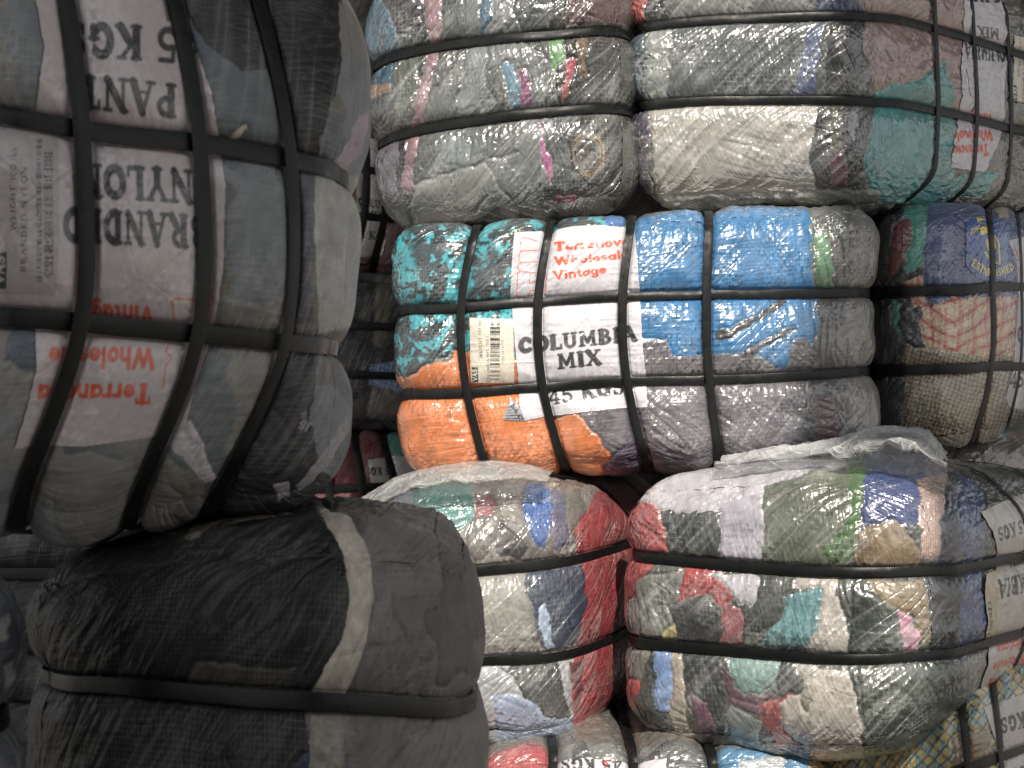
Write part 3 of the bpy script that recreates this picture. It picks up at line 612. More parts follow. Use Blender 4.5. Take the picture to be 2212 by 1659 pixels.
# ================================================================ top centre bale
C = Bale('grey bale at the top centre with pink streaks, above the teal and orange bale',
    rows=[[(768, -60), (1000, -75), (1200, -95), (1366, -105)], [(780, 132), (1000, 96), (1200, 72), (1360, 60)], [(792, 304), (1000, 268), (1200, 238), (1366, 230)], [(806, 480), (1000, 478), (1200, 460), (1373, 440)]],
    depths=[3.08, 3.02, 2.99, 3.02], dv=(.10, .8, 0), r=.075, Dz=.019, seed=11, res=.0017, fold=.002, lump=.008, fold_dir=(.5, 0, 1), mat=M_FILM_BIG, pucker=.005, Rz=.042)
pinkC = [(915, -80), (950, -20), (957, 60), (950, 120), (925, 200), (905, 300), (888, 420), (862, 400), (880, 290), (905, 180), (930, 90), (915, 20)]
EC = hx('#b79a6c')
C.build(clothes(palette_base(['#7d8583', '#5f6765', '#8c9394', '#4f575b', '#6e7472', '#3f474a'], 60, 170, 6), [
    ([(740, -120), (850, -120), (862, 100), (845, 170), (860, 190), (760, 200)], '#2a7ba3'), ([(1030, -120), (1070, -120), (1060, 40), (1040, 90)], '#2a7ba3'), ([(770, 190), (850, 180), (850, 200), (770, 222)], '#c9a07f'),
    ([(860, 120), (900, 110), (905, 280), (850, 290)], '#6b756b'), ([(1010, 100), (1055, 90), (1040, 235), (985, 240)], '#9ea9ac'), ([(800, -60), (860, -80), (920, 60), (850, 60)], '#3c3238'),
    (pinkC, '#c596a2'), ([(1085, 130), (1112, 140), (1130, 235), (1103, 238)], '#66b0d0'), ([(1118, 146), (1142, 146), (1148, 232), (1125, 232)], '#b04a92'),
    ([(1195, -120), (1400, -120), (1400, 470), (1250, 470), (1225, 420), (1250, 240), (1205, 240), (1190, 80)], '#26241f'), ([(1210, -120), (1350, -120), (1350, 58), (1225, 52)], '#6a2226'),
    ([(1187, 74), (1216, 70), (1222, 130), (1206, 140), (1199, 165), (1188, 140)], '#8fd886'), ([(1226, 122), (1242, 130), (1230, 200), (1212, 218)], '#e0324e'), ([(1245, 80), (1270, 75), (1265, 160), (1250, 165)], '#8a6a42'),
    ([(1165, 248), (1180, 325), (1190, 345), (1194, 402), (1178, 375), (1168, 335), (1172, 320)], '#ee52c2'), ([(760, 290), (868, 280), (872, 380), (850, 430), (780, 410)], '#8d8499'),
    ([(865, 300), (885, 290), (860, 420), (850, 400)], '#33303a'), ([(890, 400), (1050, 350), (1100, 440), (1000, 490), (890, 490)], '#aab1ac'), ([(960, 290), (1020, 300), (1010, 370), (960, 350)], '#8fa0a6'), ([(1195, 427), (1250, 422), (1240, 440), (1195, 437)], '#b03a80')], dark=.46),
    garments=[(pinkC, 'dusty pink sleeve'), ([(1187, 74), (1216, 70), (1222, 130), (1206, 140), (1199, 165), (1188, 140)], 'pale green garment')], faces=(('front', 1), ('left', 2), ('bottom', 2)))
C.straps()
def ring_text(T):
    d = T - np.array([1268., 334.]); R_ = np.hypot(d[:, 0] * 1.0, d[:, 1] * .8); ang = np.degrees(np.arctan2(-d[:, 1], d[:, 0]))
    P2 = np.stack([(130 - ang), R_ - 33], 1)
    m = text_mask(P2, 'nce in Environmental Compliance', (0, 0), (240, 0), (0, 7), .9, False)
    return np.maximum(m, .5 * (np.abs(R_ - 29) < .8)), EC
C.patch('cloth_patch', [(1228 + 0, 300), (1250, 285), (1300, 290), (1315, 340), (1305, 400), (1270, 395), (1240, 360)], paper([ring_text], '#3a3733', 1.0), mat=M_FILM_BIG, off=.0008, label='dark patch with a ring of tan lettering')

# ================================================================ top right bale
D = Bale('silver, dusty pink and teal bale at the top right with an upside-down label',
    rows=[[(1308, -120), (1640, -135), (1900, -150)], [(1312, 62), (1640, 38), (1900, 28)], [(1316, 228), (1640, 216), (1905, 214)], [(1325, 448), (1640, 430), (1900, 432)]],
    depths=[3.1, 3.05, 3.0], dv=(.50, .52, 0), ys=(.26, .45, .64, .83), r=.085, Dz=.018, Dy=.016, seed=21, res=.0017, fold=.0048, fold_dir=(1, 0, .9), lump=.006, mat=M_FILM_BIG, side_res=.0022, Rz=.04, sw=.0145)
pinkD = [(1862, -160), (2085, -160), (2082, 150), (2078, 245), (2060, 262), (2042, 240), (2050, 140), (2012, 152), (2000, 175), (1960, 190), (1900, 187), (1890, 205), (1868, 110)]
tealD = [(1888, 207), (1900, 190), (1990, 172), (2010, 150), (2045, 130), (2060, 240), (2070, 300), (2055, 380), (2160, 372), (2130, 420), (2000, 440), (1880, 440), (1866, 350), (1890, 250)]
D.build(clothes(palette_base(['#777468', '#6a675c', '#7d786c', '#5c574a'], 80, 220, 4), [
    ([(1330, -160), (1880, -160), (1880, 60), (1330, 60)], '#878c88'), ([(1330, -160), (1408, -160), (1402, 30), (1380, 75), (1356, 135), (1330, 140)], '#de4038'), ([(1400, -100), (1440, -100), (1435, 60), (1385, 70)], '#2b3138'),
    ([(1330, 60), (1398, 60), (1392, 225), (1330, 225)], '#3d566c'), ([(1392, 60), (1870, 40), (1900, 218), (1385, 225)], '#586267'), ([(1400, 60), (1452, 60), (1440, 222), (1392, 222)], '#98a09d'), ([(1745, 60), (1775, 50), (1760, 200), (1710, 215)], '#50689a'), ([(1790, 50), (1870, 45), (1895, 215), (1780, 215)], '#2f3436'), ([(1770, -100), (1840, -100), (1870, 45), (1760, 45)], '#2f4a86'),
    ([(1330, 225), (1405, 225), (1410, 440), (1350, 460)], '#5d5a6e'), ([(1402, 222), (1775, 218), (1765, 430), (1425, 450)], '#bfbcb4'),
    ([(1768, 218), (1890, 218), (1866, 350), (1880, 440), (1760, 440), (1750, 330)], '#34353c'), ([(1790, 225), (1830, 225), (1820, 340), (1800, 320)], '#6b6850'), ([(1803, 320), (1832, 335), (1834, 405), (1788, 408)], '#823658'), ([(1830, 238), (1853, 240), (1846, 305), (1834, 290)], '#d2d6da'),
    (pinkD, '#c89c94'), (tealD, '#38bcbc'), ([(1385, 425), (1900, 410), (1900, 470), (1385, 470)], '#8f9b94'), ([(2010, 152), (2026, 150), (2024, 172), (2012, 168)], '#d0c8c0')], dark=.62),
    garments=[(pinkD, 'dusty pink garment'), (tealD, 'teal garment')], faces=(('front', 1), ('right', 1), ('bottom', 2)), deep=True)
D.straps()
D.patch('paper_label', [(2072, -40), (2078, 53), (2075, 168), (2068, 241), (2047, 362), (2123, 372), (2133, 368), (2160, 290), (2168, 247), (2172, 150), (2172, 73), (2162, -40)],
    paper([tx('Terranova', (2134, 311), (-82, 3), (0, 25), RED, 1.2), tx('Wholesale', (2139, 280), (-84, 3), (1, 24), RED, 1.2), tx('Vintage', (2142, 246), (-58, -3), (2, 24), RED, 1.2),
           tx('COLUMBIA', (2178, 99), (-98, -8), (3, 36)), tx('MIX', (2152, 62), (-44, -6), (3, 24)), tx('45 KGS', (2168, -24), (-92, -8), (3, 34)), ln([(2085, 150), (2092, 200), (2098, 224)], .8, INK)]), 'right')
sticker(D, 'right', [(2186, 76), (2240, 88), (2240, 230), (2183, 216)], seed=4)

# ================================================================ right bale, level with the centre one
F = Bale('dark bale right of centre with blue, red plaid and brown gingham clothes',
    rows=[[(1868, 436), (2040, 436), (2138, 445), (2200, 452), (2260, 470)], [(1872, 632), (2040, 627), (2145, 622), (2207, 620), (2262, 622)], [(1876, 802), (2040, 797), (2141, 793), (2203, 792), (2258, 795)], [(1880, 968), (2020, 966), (2105, 955), (2175, 940), (2240, 925)]],
    depths=[3.14, 3.08, 3.16, 3.3, 3.55], dv=(.12, .5, 0), xs=(2, 3), r=.07, Dz=.012, Dx=.012, seed=31, res=.0019, lump=.009, fold=.0016, mat=M_FILM, sw=.017, Rx=.06)
blueF = [(2006, 425), (2230, 425), (2205, 640), (2180, 655), (2000, 650), (1992, 600)]; plaidF = [(1992, 662), (2060, 642), (2290, 640), (2290, 750), (2140, 772), (2050, 766), (2000, 760), (1983, 700)]; ging = [(1955, 742), (2000, 756), (2140, 770), (2290, 750), (2290, 990), (1940, 990), (1945, 830)]
F.build(clothes(palette_base(['#1c1e24', '#24272e', '#2a2b31'], 50, 260, 4), [
    ([(1948, 440), (2012, 440), (2012, 560), (1960, 590), (1955, 500)], '#35c0aa'), ([(1932, 480), (1965, 468), (1970, 520), (1950, 560), (1930, 600), (1912, 612)], '#8b2030'),
    (blueF, '#33579f'), ([(2150, 450), (2175, 448), (2182, 480), (2158, 485)], '#c9c0a0'), ([(2190, 440), (2290, 440), (2290, 560), (2200, 500)], '#3a5a9a'), (plaidF, '#dcc9a8', 'plaid', '#b8323c'), ([(1950, 612), (1990, 592), (2000, 660), (1975, 668)], '#dcb898', 'plaid', '#b8323c'),
    (ging, '#a89b7c', 'gingham', '#4a443a'), ([(1930, 650), (1950, 650), (1935, 700), (1957, 745), (1918, 692)], '#3fa8a0'), ([(1880, 820), (1960, 825), (1945, 960), (1880, 960)], '#3a3b42')]),
    garments=[(blueF, 'blue garment with yellow lettering'), (plaidF, 'red and cream plaid shirt'), (ging, 'brown and beige gingham shirt')], faces=(('front', 1), ('left', 2)))
F.straps()
YL = hx('#f5e040')
F.patch('cloth_print', [(2088, 480), (2100, 470), (2110, 455), (2190, 455), (2198, 560), (2190, 600), (2150, 606), (2110, 600), (2085, 570)], (lambda T: (lambda c: np.concatenate([c, np.ones((len(c), 1))], 1))(
    (lambda b: np.clip(b, 0, 1))(sum([0]) + (lambda base, ms: base * (1 - ms[:, None]) + YL * ms[:, None])(np.tile(hx('#33579f'), (len(T), 1)) * (1 + .15 * pn2(T[:, 0] / 20, T[:, 1] / 30, 5))[:, None],
        np.maximum.reduce([text_mask(T, 'EST', (2097, 572), (26, 20), (6, -15), .9, False), text_mask(T, 'ABL', (2122, 593), (28, 5), (1, -16), .9, False), text_mask(T, 'ISH', (2152, 598), (22, -6), (-3, -16), .9, False), text_mask(T, 'ED', (2175, 591), (16, -9), (-4, -15), .9, False), text_mask(T, 'TH', (2093, 508), (20, -10), (5, -14), .9, False),
            pip(T, [(2108, 462), (2128, 458), (2132, 474), (2112, 480)]).astype(float), pip(T, [(2116, 492), (2138, 487), (2142, 502), (2120, 508)]).astype(float), line_mask(T, [(2128, 545), (2142, 566), (2160, 570), (2158, 525), (2150, 510)], 1.6), pip(T, [(2130, 518), (2148, 514), (2152, 538), (2134, 542)]).astype(float)])))) ), off=.001, mat=M_FILM, edge=3, label='blue cloth printed with yellow lettering and stripes')
F.patch('paper_label', [(2178, 520), (2212, 510), (2290, 520), (2290, 900), (2180, 880), (2172, 860), (2188, 800), (2200, 640), (2195, 560)], paper([ln([(2186, 540), (2194, 538), (2200, 560), (2186, 572), (2202, 580), (2204, 600), (2190, 605)], 1.1), tx('45 KGS', (2180, 838), (90, -6), (3, -34)), tx('COLUMBIA', (2197, 740), (120, -4), (0, -34))]))

# ================================================================ lower middle bale
G = Bale('grey bale with a red right side under the centre bale, loose clear bag on top',
    rows=[[(755, 1090), (1040, 1050), (1180, 1056), (1300, 1078)], [(750, 1250), (1040, 1234), (1200, 1214), (1318, 1192)], [(745, 1440), (1040, 1428), (1190, 1418), (1310, 1392)], [(745, 1640), (1040, 1622), (1190, 1606), (1300, 1560)]],
    depths=[2.74, 2.74, 2.78, 2.86], dv=(.17, .62, 0), ys=(.30, .62), r=.08, Dz=.017, Dy=.01, seed=41, res=.0016, fold=.002, lump=.008, fold_dir=(1, 0, .8), mat=M_FILM_BIG, Rz=.04)
redG = [(1238, 1150), (1275, 1085), (1285, 1060), (1420, 1040), (1420, 1700), (1255, 1700), (1240, 1560), (1232, 1480), (1250, 1380), (1268, 1300), (1258, 1230)]
G.build(clothes(palette_base(['#9a958f', '#857f78', '#77716c', '#8c8a8e', '#948e85'], 60, 170, 9), [
    ([(740, 1000), (885, 1000), (890, 1120), (740, 1130)], '#8a8fa8'), ([(893, 1040), (1010, 1005), (1025, 1110), (1000, 1140), (950, 1150), (890, 1110)], '#4fa09d'), ([(1020, 1070), (1060, 1065), (1070, 1110), (1030, 1120)], '#a55a68'),
    ([(1128, 1100), (1140, 1040), (1182, 1050), (1196, 1110), (1175, 1185), (1150, 1165)], '#1c66c0'), ([(1190, 1060), (1225, 1070), (1230, 1170), (1195, 1190)], '#5f5a80'), ([(1080, 1120), (1140, 1180), (1120, 1210), (1070, 1190)], '#3a3534'),
    ([(900, 1240), (1130, 1236), (1155, 1415), (900, 1430)], '#a3a49b'), ([(1128, 1238), (1258, 1222), (1270, 1300), (1250, 1395), (1172, 1410), (1150, 1320)], '#30425f'), ([(1158, 1312), (1180, 1304), (1190, 1340), (1193, 1400), (1182, 1405), (1172, 1370)], '#b5d0f2'),
    ([(900, 1435), (1330, 1420), (1300, 1640), (900, 1650)], '#b9bcc2'), ([(1060, 1500), (1140, 1505), (1240, 1560), (1240, 1620), (1080, 1620)], '#9fb4dc'), ([(1085, 1440), (1200, 1430), (1235, 1550), (1190, 1552), (1130, 1500)], '#3d433f'), (redG, '#b81c2a'), ([(1225, 1430), (1262, 1428), (1248, 1540), (1238, 1480)], '#7a2a34')]),
    garments=[(redG, 'red garment wrapped round the side'), ([(1128, 1100), (1140, 1040), (1182, 1050), (1196, 1110), (1175, 1185), (1150, 1165)], 'bright blue garment')], faces=(('front', 1), ('right', 1), ('top', 2)), deep=False)
G.straps()

# ================================================================ lower right bale
H = Bale('big patchwork bale at the lower right with off-white fleece and a clear bag on top',
    rows=[[(1318, 1045), (1650, 1012), (1850, 1018), (2030, 1040)], [(1314, 1198), (1650, 1226), (1850, 1237), (2040, 1234)], [(1308, 1385), (1650, 1410), (1850, 1424), (2035, 1418)], [(1314, 1606), (1650, 1640), (1850, 1650), (1960, 1622)]],
    depths=[2.78, 2.65, 2.58, 2.56], dv=(.42, .62, -.02), ys=(.5, .78), r=.085, Dz=.016, Dy=.01, seed=51, res=.00155, fold=.002, lump=.009, fold_dir=(.8, 0, 1), mat=M_FILM_BIG, side_res=.0022, Rz=.038)
fleece = [(1720, 1430), (1830, 1450), (1860, 1560), (1872, 1690), (1780, 1650), (1690, 1570), (1680, 1520), (1740, 1490)]
fleece2 = [(1720, 1235), (1815, 1240), (1805, 1280), (1820, 1330), (1845, 1430), (1740, 1412), (1770, 1330), (1775, 1275), (1720, 1275)]
tealH = [(1700, 1284), (1782, 1272), (1775, 1325), (1745, 1402), (1640, 1396), (1682, 1340)]
lb = [(1410, 1405), (1450, 1405), (1446, 1540), (1412, 1536)]; redH = [(1480, 1222), (1560, 1232), (1584, 1290), (1560, 1312), (1520, 1280), (1458, 1302)]; pinkH = [(1935, 1312), (1952, 1320), (1992, 1380), (1978, 1418), (1950, 1412), (1945, 1350)]
H.build(clothes(palette_base(['#4a504c', '#5c625c', '#3a4044', '#666a66', '#42483f'], 70, 190, 5), [
    ([(1340, 960), (1930, 930), (1860, 1060), (1560, 1085), (1560, 1110), (1385, 1100), (1340, 1080)], '#d6d2dd'), ([(1552, 1085), (1690, 1050), (1650, 1215), (1546, 1205)], '#c6c2d6'), ([(1330, 1070), (1425, 1098), (1442, 1195), (1330, 1200)], '#d0343a'),
    ([(1428, 1108), (1556, 1104), (1550, 1208), (1442, 1196)], '#4c5352'), ([(1650, 1050), (1850, 1000), (1845, 1230), (1645, 1222)], '#66705c'), ([(1830, 970), (1880, 985), (1858, 1080), (1848, 1200), (1800, 1222), (1775, 1190), (1838, 1110)], '#4c7a3a'),
    ([(1872, 990), (2030, 1000), (2010, 1130), (1860, 1135)], '#2a4890'), ([(1850, 1150), (1930, 1118), (1990, 1190), (1985, 1236), (1850, 1230)], '#967c52'), ([(1985, 1030), (2042, 1028), (2032, 1205), (1990, 1205)], '#c0a498', 'knit', '#4f4650'), ([(2042, 1010), (2110, 1040), (2110, 1230), (2032, 1230)], '#2b3858'),
    ([(1330, 1200), (1420, 1215), (1372, 1260), (1352, 1330), (1330, 1340)], '#c8383e'), ([(1378, 1250), (1480, 1228), (1450, 1385), (1352, 1370), (1352, 1310)], '#85877f'), (redH, '#d01c2a'), ([(1530, 1235), (1642, 1245), (1622, 1312), (1590, 1302), (1560, 1262)], '#d6d6e2'),
    ([(1440, 1310), (1530, 1288), (1560, 1340), (1555, 1395), (1450, 1385)], '#262c31'), ([(1558, 1302), (1602, 1312), (1602, 1400), (1558, 1395)], '#b8606a'), (tealH, '#66adb5'), (fleece2, '#d8d0c8'),
    ([(1868, 1250), (1992, 1255), (2022, 1330), (2002, 1405), (1970, 1330), (1900, 1290)], '#9a845c'), ([(1840, 1260), (1900, 1300), (1932, 1340), (1950, 1420), (1830, 1415)], '#36443b'), (pinkH, '#e59cbc'), ([(2008, 1250), (2090, 1240), (2095, 1420), (2008, 1420)], '#27313b'), ([(2068, 1020), (2122, 1060), (2135, 1390), (2080, 1425), (2085, 1220)], '#3058a8'),
    ([(1425, 1370), (1450, 1345), (1460, 1385), (1425, 1385)], '#d0c070'), ([(1330, 1395), (1402, 1405), (1382, 1472), (1330, 1472)], '#85857c'), ([(1345, 1468), (1382, 1470), (1366, 1530), (1362, 1570), (1350, 1540)], '#de3a30'), (lb, '#82aef0'),
    ([(1450, 1412), (1472, 1415), (1482, 1560), (1505, 1625), (1460, 1625), (1445, 1545)], '#c4b6a2'), ([(1470, 1412), (1560, 1420), (1555, 1560), (1490, 1500)], '#2b3238'), ([(1488, 1495), (1522, 1520), (1550, 1600), (1500, 1580)], '#7a3562'), ([(1578, 1420), (1685, 1428), (1672, 1492), (1610, 1512), (1573, 1470)], '#92bdb8'),
    ([(1560, 1430), (1600, 1502), (1680, 1500), (1650, 1560), (1568, 1520)], '#7a5262'), ([(1568, 1520), (1640, 1560), (1650, 1640), (1568, 1630)], '#8f9a94'), ([(1640, 1518), (1722, 1498), (1700, 1560), (1792, 1625), (1690, 1610), (1640, 1565)], '#cc443f'), (fleece, '#d8cfc4'), ([(1735, 1503), (1758, 1514), (1747, 1538), (1730, 1526)], '#8f8a6f'),
    ([(1850, 1440), (2070, 1425), (2060, 1700), (1880, 1700)], '#3f4e41'), ([(2085, 1420), (2130, 1400), (2130, 1500), (2085, 1520)], '#9a9488')], dark=.66),
    garments=[(fleece, 'off-white fleece garment'), (fleece2, 'off-white fleece sleeve'), (tealH, 'pale teal garment'), (lb, 'light blue garment'), (redH, 'bright red garment'), (pinkH, 'pink fluffy sleeve')], faces=(('front', 1), ('right', 1), ('top', 2)), deep=True)
H.straps()
H.patch('paper_label', [(2114, 1106), (2150, 1090), (2196, 1070), (2290, 1040), (2290, 1480), (2150, 1508), (2110, 1506), (2126, 1440), (2136, 1385), (2150, 1190), (2140, 1150)],
    paper([tx('45 KGS', (2215, 1118), (-66, 22), (3, 30)), tx('COLUMBIA', (2262, 1222), (-112, 32), (2, 40)), tx('MIX', (2215, 1188), (-40, 12), (2, 26)), tx('Vintage', (2215, 1375), (-66, 20), (0, 22), RED, 1.1), tx('Wholesale', (2215, 1412), (-76, 20), (0, 22), RED, 1.1), tx('Terranova', (2215, 1445), (-82, 22), (-2, 22), RED, 1.1)], '#cfc8c0'), 'right')
H.patch('barcode_sticker', [(2125, 1240), (2149, 1228), (2149, 1380), (2124, 1388)], paper([bars(2129, 2136, 1300, 1385, 6)], '#cbbd9c', .4), 'right', off=.0022)
def strap_joint(s, px, row_z, w=.03):
    """welded overlap of a strap: a short second layer of tape, placed on the ring"""
    x = (px - 1106) * K * 2.6
    p0 = np.linspace(-s.h[0], s.h[0], 400); pp = np.zeros((400, 3)); pp[:, 0] = p0; pp[:, 1] = -s.h[1]; pp[:, 2] = row_z
    W_ = proj(s.Mw(pp)); i = np.argmin(np.abs(W_[:, 0] - px)); xs = np.linspace(p0[i], p0[i] + w, 8)
    V = []
    for cz in (-.54, .54):
        for lf in (.0015, .0042):
            p = np.zeros((8, 3)); p[:, 0] = xs; p[:, 1] = -s.h[1]; p[:, 2] = row_z
            wb = s.wob(2, p); p[:, 2] = row_z - wb + cz * s.sw; c, n, b = s.base(p); V.append(s.Mw(c + n * (b - s.D[2] + lf)[:, None]))
    V = np.stack(V, 1).reshape(-1, 3); i = np.arange(7)[:, None] * 4; k = np.array([0, 1, 3, 2]); k2 = np.roll(k, -1)
    Q = np.stack([i + k, i + k2, i + 4 + k2, i + 4 + k], -1).reshape(-1, 4); Q = np.concatenate([Q, [[0, 2, 3, 1], [28, 29, 31, 30]]])
    U = np.stack([V[:, 0], V[:, 2]], 1); mesh_obj('strap_joint', V, Q, M_STRAP, s.root, U, smooth=False)
strap_joint(H, 1848, H.kz[2], .035); strap_joint(H, 1795, H.kz[1], .035)

# ================================================================ bottom row
I = Bale('bale cut off by the bottom edge, with a red end and an upside-down white label',
    rows=[[(850, 1640), (1036, 1634), (1195, 1622), (1368, 1624), (1542, 1628), (1800, 1642)], [(850, 1800), (1030, 1795), (1185, 1785), (1362, 1785), (1538, 1785), (1800, 1795)], [(850, 1990), (1030, 1985), (1185, 1975), (1362, 1975), (1538, 1975), (1800, 1985)], [(850, 2190), (1036, 2185), (1195, 2175), (1368, 2175), (1542, 2175), (1800, 2180)]],
    depths=[2.72, 2.7, 2.7, 2.68, 2.66, 2.66], dv=(0, .5, 0), xs=(1, 2, 3, 4), r=.055, Dz=.024, Dx=.018, seed=61, res=.0022, Rx=.045)
I.build(clothes(palette_base(['#5f6364', '#4a4e50', '#7a7d7c'], 60, 300, 4), top='#6a6660', patches=[([(800, 1500), (1192, 1500), (1200, 2200), (800, 2200)], '#c43440'), ([(1545, 1500), (1750, 1500), (1745, 2200), (1545, 2200)], '#3d92c8'), ([(1600, 1640), (1700, 1630), (1690, 1700), (1590, 1700)], '#c3ccd2'), ([(1745, 1560), (1830, 1560), (1830, 2200), (1745, 2200)], '#d89c28')]), faces=(('front', 1), ('top', 1)))
I.straps()
I.patch('paper_label', [(1225, 1618), (1350, 1618), (1400, 1622), (1440, 1624), (1438, 1800), (1190, 1800), (1205, 1640)], paper([tx('45 KGS', (1345, 1636), (-135, 0), (0, 32)), ln([(1309, 1634), (1306, 1642), (1312, 1650), (1306, 1660)], 1.6, hx('#a8242a')), ln([(1298, 1646), (1318, 1642)], 1.2, hx('#a8242a'))]))

J = Bale('green and yellow plaid bale at the bottom right corner with an upside-down label',
    rows=[[(1740, 1600), (1900, 1560), (2074, 1500), (2146, 1478), (2222, 1455), (2330, 1430)], [(1740, 1770), (1900, 1730), (2090, 1658), (2162, 1634), (2232, 1608), (2330, 1570)], [(1740, 1980), (1900, 1940), (2090, 1850), (2165, 1815), (2235, 1780), (2330, 1740)], [(1740, 2190), (1900, 2150), (2080, 2050), (2155, 2000), (2225, 1960), (2330, 1920)]],
    depths=[2.80, 2.74, 2.68, 2.74, 2.84, 3.02], dv=(.1, .45, 0), xs=(2, 3), r=.06, Dz=.02, Dx=.016, seed=71, res=.0022)
J.build(clothes(palette_base(['#6a8f8a', '#b8a860'], 60, 200, 4), [([(1700, 1400), (2400, 1400), (2400, 2200), (1700, 2200)], '#8fb0a0', 'lattice', '#35466a'), ([(2060, 1590), (2140, 1575), (2150, 1650), (2060, 1665)], '#a08a74', 'knit', '#5c4a40')]), faces=(('front', 1), ('top', 1)))
J.straps()
J.patch('paper_label', [(2124, 1528), (2212, 1499), (2300, 1470), (2300, 1900), (2165, 1900), (2160, 1627)], paper([tx('45 KGS', (2255, 1524), (-95, 28), (3, 34)), tx('NYLON', (2260, 1640), (-100, 28), (3, 34))], '#cbc6c2'))

# ================================================================ behind the lower right bale
Kb = Bale('grey filmed bale behind the patchwork one, under the gingham bale at the right edge',
    rows=[[(1960, 985), (2100, 935), (2230, 925), (2460, 930)], [(1960, 1120), (2100, 1110), (2230, 1110), (2460, 1115)], [(1960, 1290), (2100, 1290), (2230, 1290), (2460, 1290)], [(1960, 1480), (2100, 1480), (2230, 1480), (2460, 1480)]],
    depths=[3.3, 3.28, 3.3, 3.35], dv=(.1, .5, 0), r=.08, seed=81, res=.003, fold=.004, mat=M_FILM_BIG, lump=.012)
Kb.build(clothes(palette_base(['#8a8078', '#6f6a64', '#5d7274', '#8b7468', '#474e52'], 50, 60, 4), []), faces=(('front', 1), ('top', 1)))
Kb.straps()

# ================================================================ near left bale (in shade)
A = Bale('large near bale filling the upper left, in shade, with an upside-down paper label',
    rows=[[(-190, -190), (118, -185), (345, -170), (530, -140), (800, -90)], [(-150, 215), (187, 282), (440, 312), (634, 345), (785, 372)], [(-160, 678), (178, 696), (430, 720), (616, 740), (756, 748)], [(-330, 1170), (5, 1180), (262, 1160), (440, 1135), (748, 1100)]],
    depths=[1.22, 1.3, 1.38, 1.45, 1.55], dv=(-.06, .5, 0), xs=(1, 2, 3), ep=.75, gf=.0016, r=.075, Dz=.026, Dx=.021, seed=91, res=.0010, fold=.0012, lump=.006, fold_dir=(.1, 0, 1), mat=M_FILM_DULL, pucker=.0022, sw=.0145, Rz=.05, Rx=.055, bulge=(.02, .03, .02))
A.build(clothes(palette_base(['#6c7073', '#565b5f', '#74716c', '#625e59', '#4c535c'], 120, 300, 8), [
    ([(370, -200), (540, -200), (560, 0), (612, 150), (520, 150), (440, 90), (400, 30)], '#1a1c20'), ([(480, -200), (600, -100), (660, 60), (690, 200), (690, 380), (640, 330), (600, 200), (540, 60)], '#08080b'),
    ([(560, -220), (700, -220), (735, 0), (738, 140), (700, 290), (640, 330), (612, 200), (585, 0)], '#060609'), ([(690, 380), (740, 330), (775, 250), (800, 240), (780, 330), (720, 400)], '#a08a96'), ([(630, 400), (665, 400), (675, 700), (640, 700)], '#4a4a56'), ([(680, 380), (800, 380), (800, 700), (690, 720), (678, 500)], '#9a9a94'),
    ([(600, 790), (640, 760), (690, 760), (670, 900), (690, 1010), (760, 1060), (700, 1200), (430, 1200), (520, 1000), (570, 880)], '#17171d'), ([(330, 895), (360, 880), (392, 925), (440, 975), (470, 1035), (440, 1045), (395, 990), (330, 935)], '#b4aaae'), ([(380, 915), (410, 905), (440, 960), (440, 985)], '#b4aaae'),
    ([(590, 1048), (622, 1040), (628, 1070), (600, 1080)], '#9a90a0'), ([(640, 1050), (700, 980), (745, 900), (750, 930), (705, 1010), (645, 1062)], '#8a8488'), ([(300, 960), (440, 1040), (430, 1090), (290, 1010)], '#6e6a5e'), ([(505, 285), (530, 268), (535, 275), (512, 300), (480, 310)], '#b8a898'), ([(650, 890), (664, 886), (664, 918), (652, 916)], '#6a6470')], dark=1.4, warp=4, rag=.8, prints=[tx('JS', (676, 915), (-26, -8), (-8, 18), hx('#b0a8b4'), 1.0, False)]),
    garments=[([(480, -200), (600, -100), (660, 60), (690, 200), (690, 380), (640, 330), (600, 200), (540, 60)], 'black padded garment')], faces=(('front', 1), ('right', 3), ('bottom', 2), ('top', 4)))
A.straps()
PA = '#ccc2c3'
A.patch('paper_label', [(68, -200), (78, 0), (96, 107), (78, 235), (-10, 245), (-200, 230), (-200, 690), (75, 700), (78, 800), (53, 902), (30, 972), (89, 962), (180, 966), (320, 947), (380, 932), (401, 923), (425, 830), (451, 749), (470, 670), (483, 582), (488, 400), (474, 302), (458, 199), (426, 110), (394, 39), (362, 46), (340, -50), (300, -200)],
    paper([tx('BRANDED', (452, 466), (-318, -18), (0, 74)), tx('NYLON', (418, 368), (-250, -16), (2, 74)), tx('PANT', (384, 183), (-215, -22), (0, 74)), tx('45 KGS', (440, 66), (-300, -20), (0, 76)),
           tx('Vintage', (334, 662), (-160, -6), (0, 48), RED, 1.15), tx('Wholesale', (336, 752), (-230, -4), (-3, 46), RED, 1.15), tx('Terranova', (328, 829), (-245, 2), (-3, 44), RED, 1.15),
           ln([(378, 700), (372, 652), (380, 645), (445, 650)], 1.6), ln([(445, 620), (458, 625), (458, 660), (450, 695)], 1.6), ln([(365, 745), (358, 760), (372, 772), (358, 790), (352, 840)], 1.4), ln([(418, 752), (430, 755), (432, 775), (425, 790), (408, 788)], 1.6), ln([(412, 800), (416, 812), (408, 845), (392, 850), (382, 842)], 1.6), ln([(388, 862), (392, 878), (378, 908), (360, 906)], 1.6)], PA, .9), res=.0008)
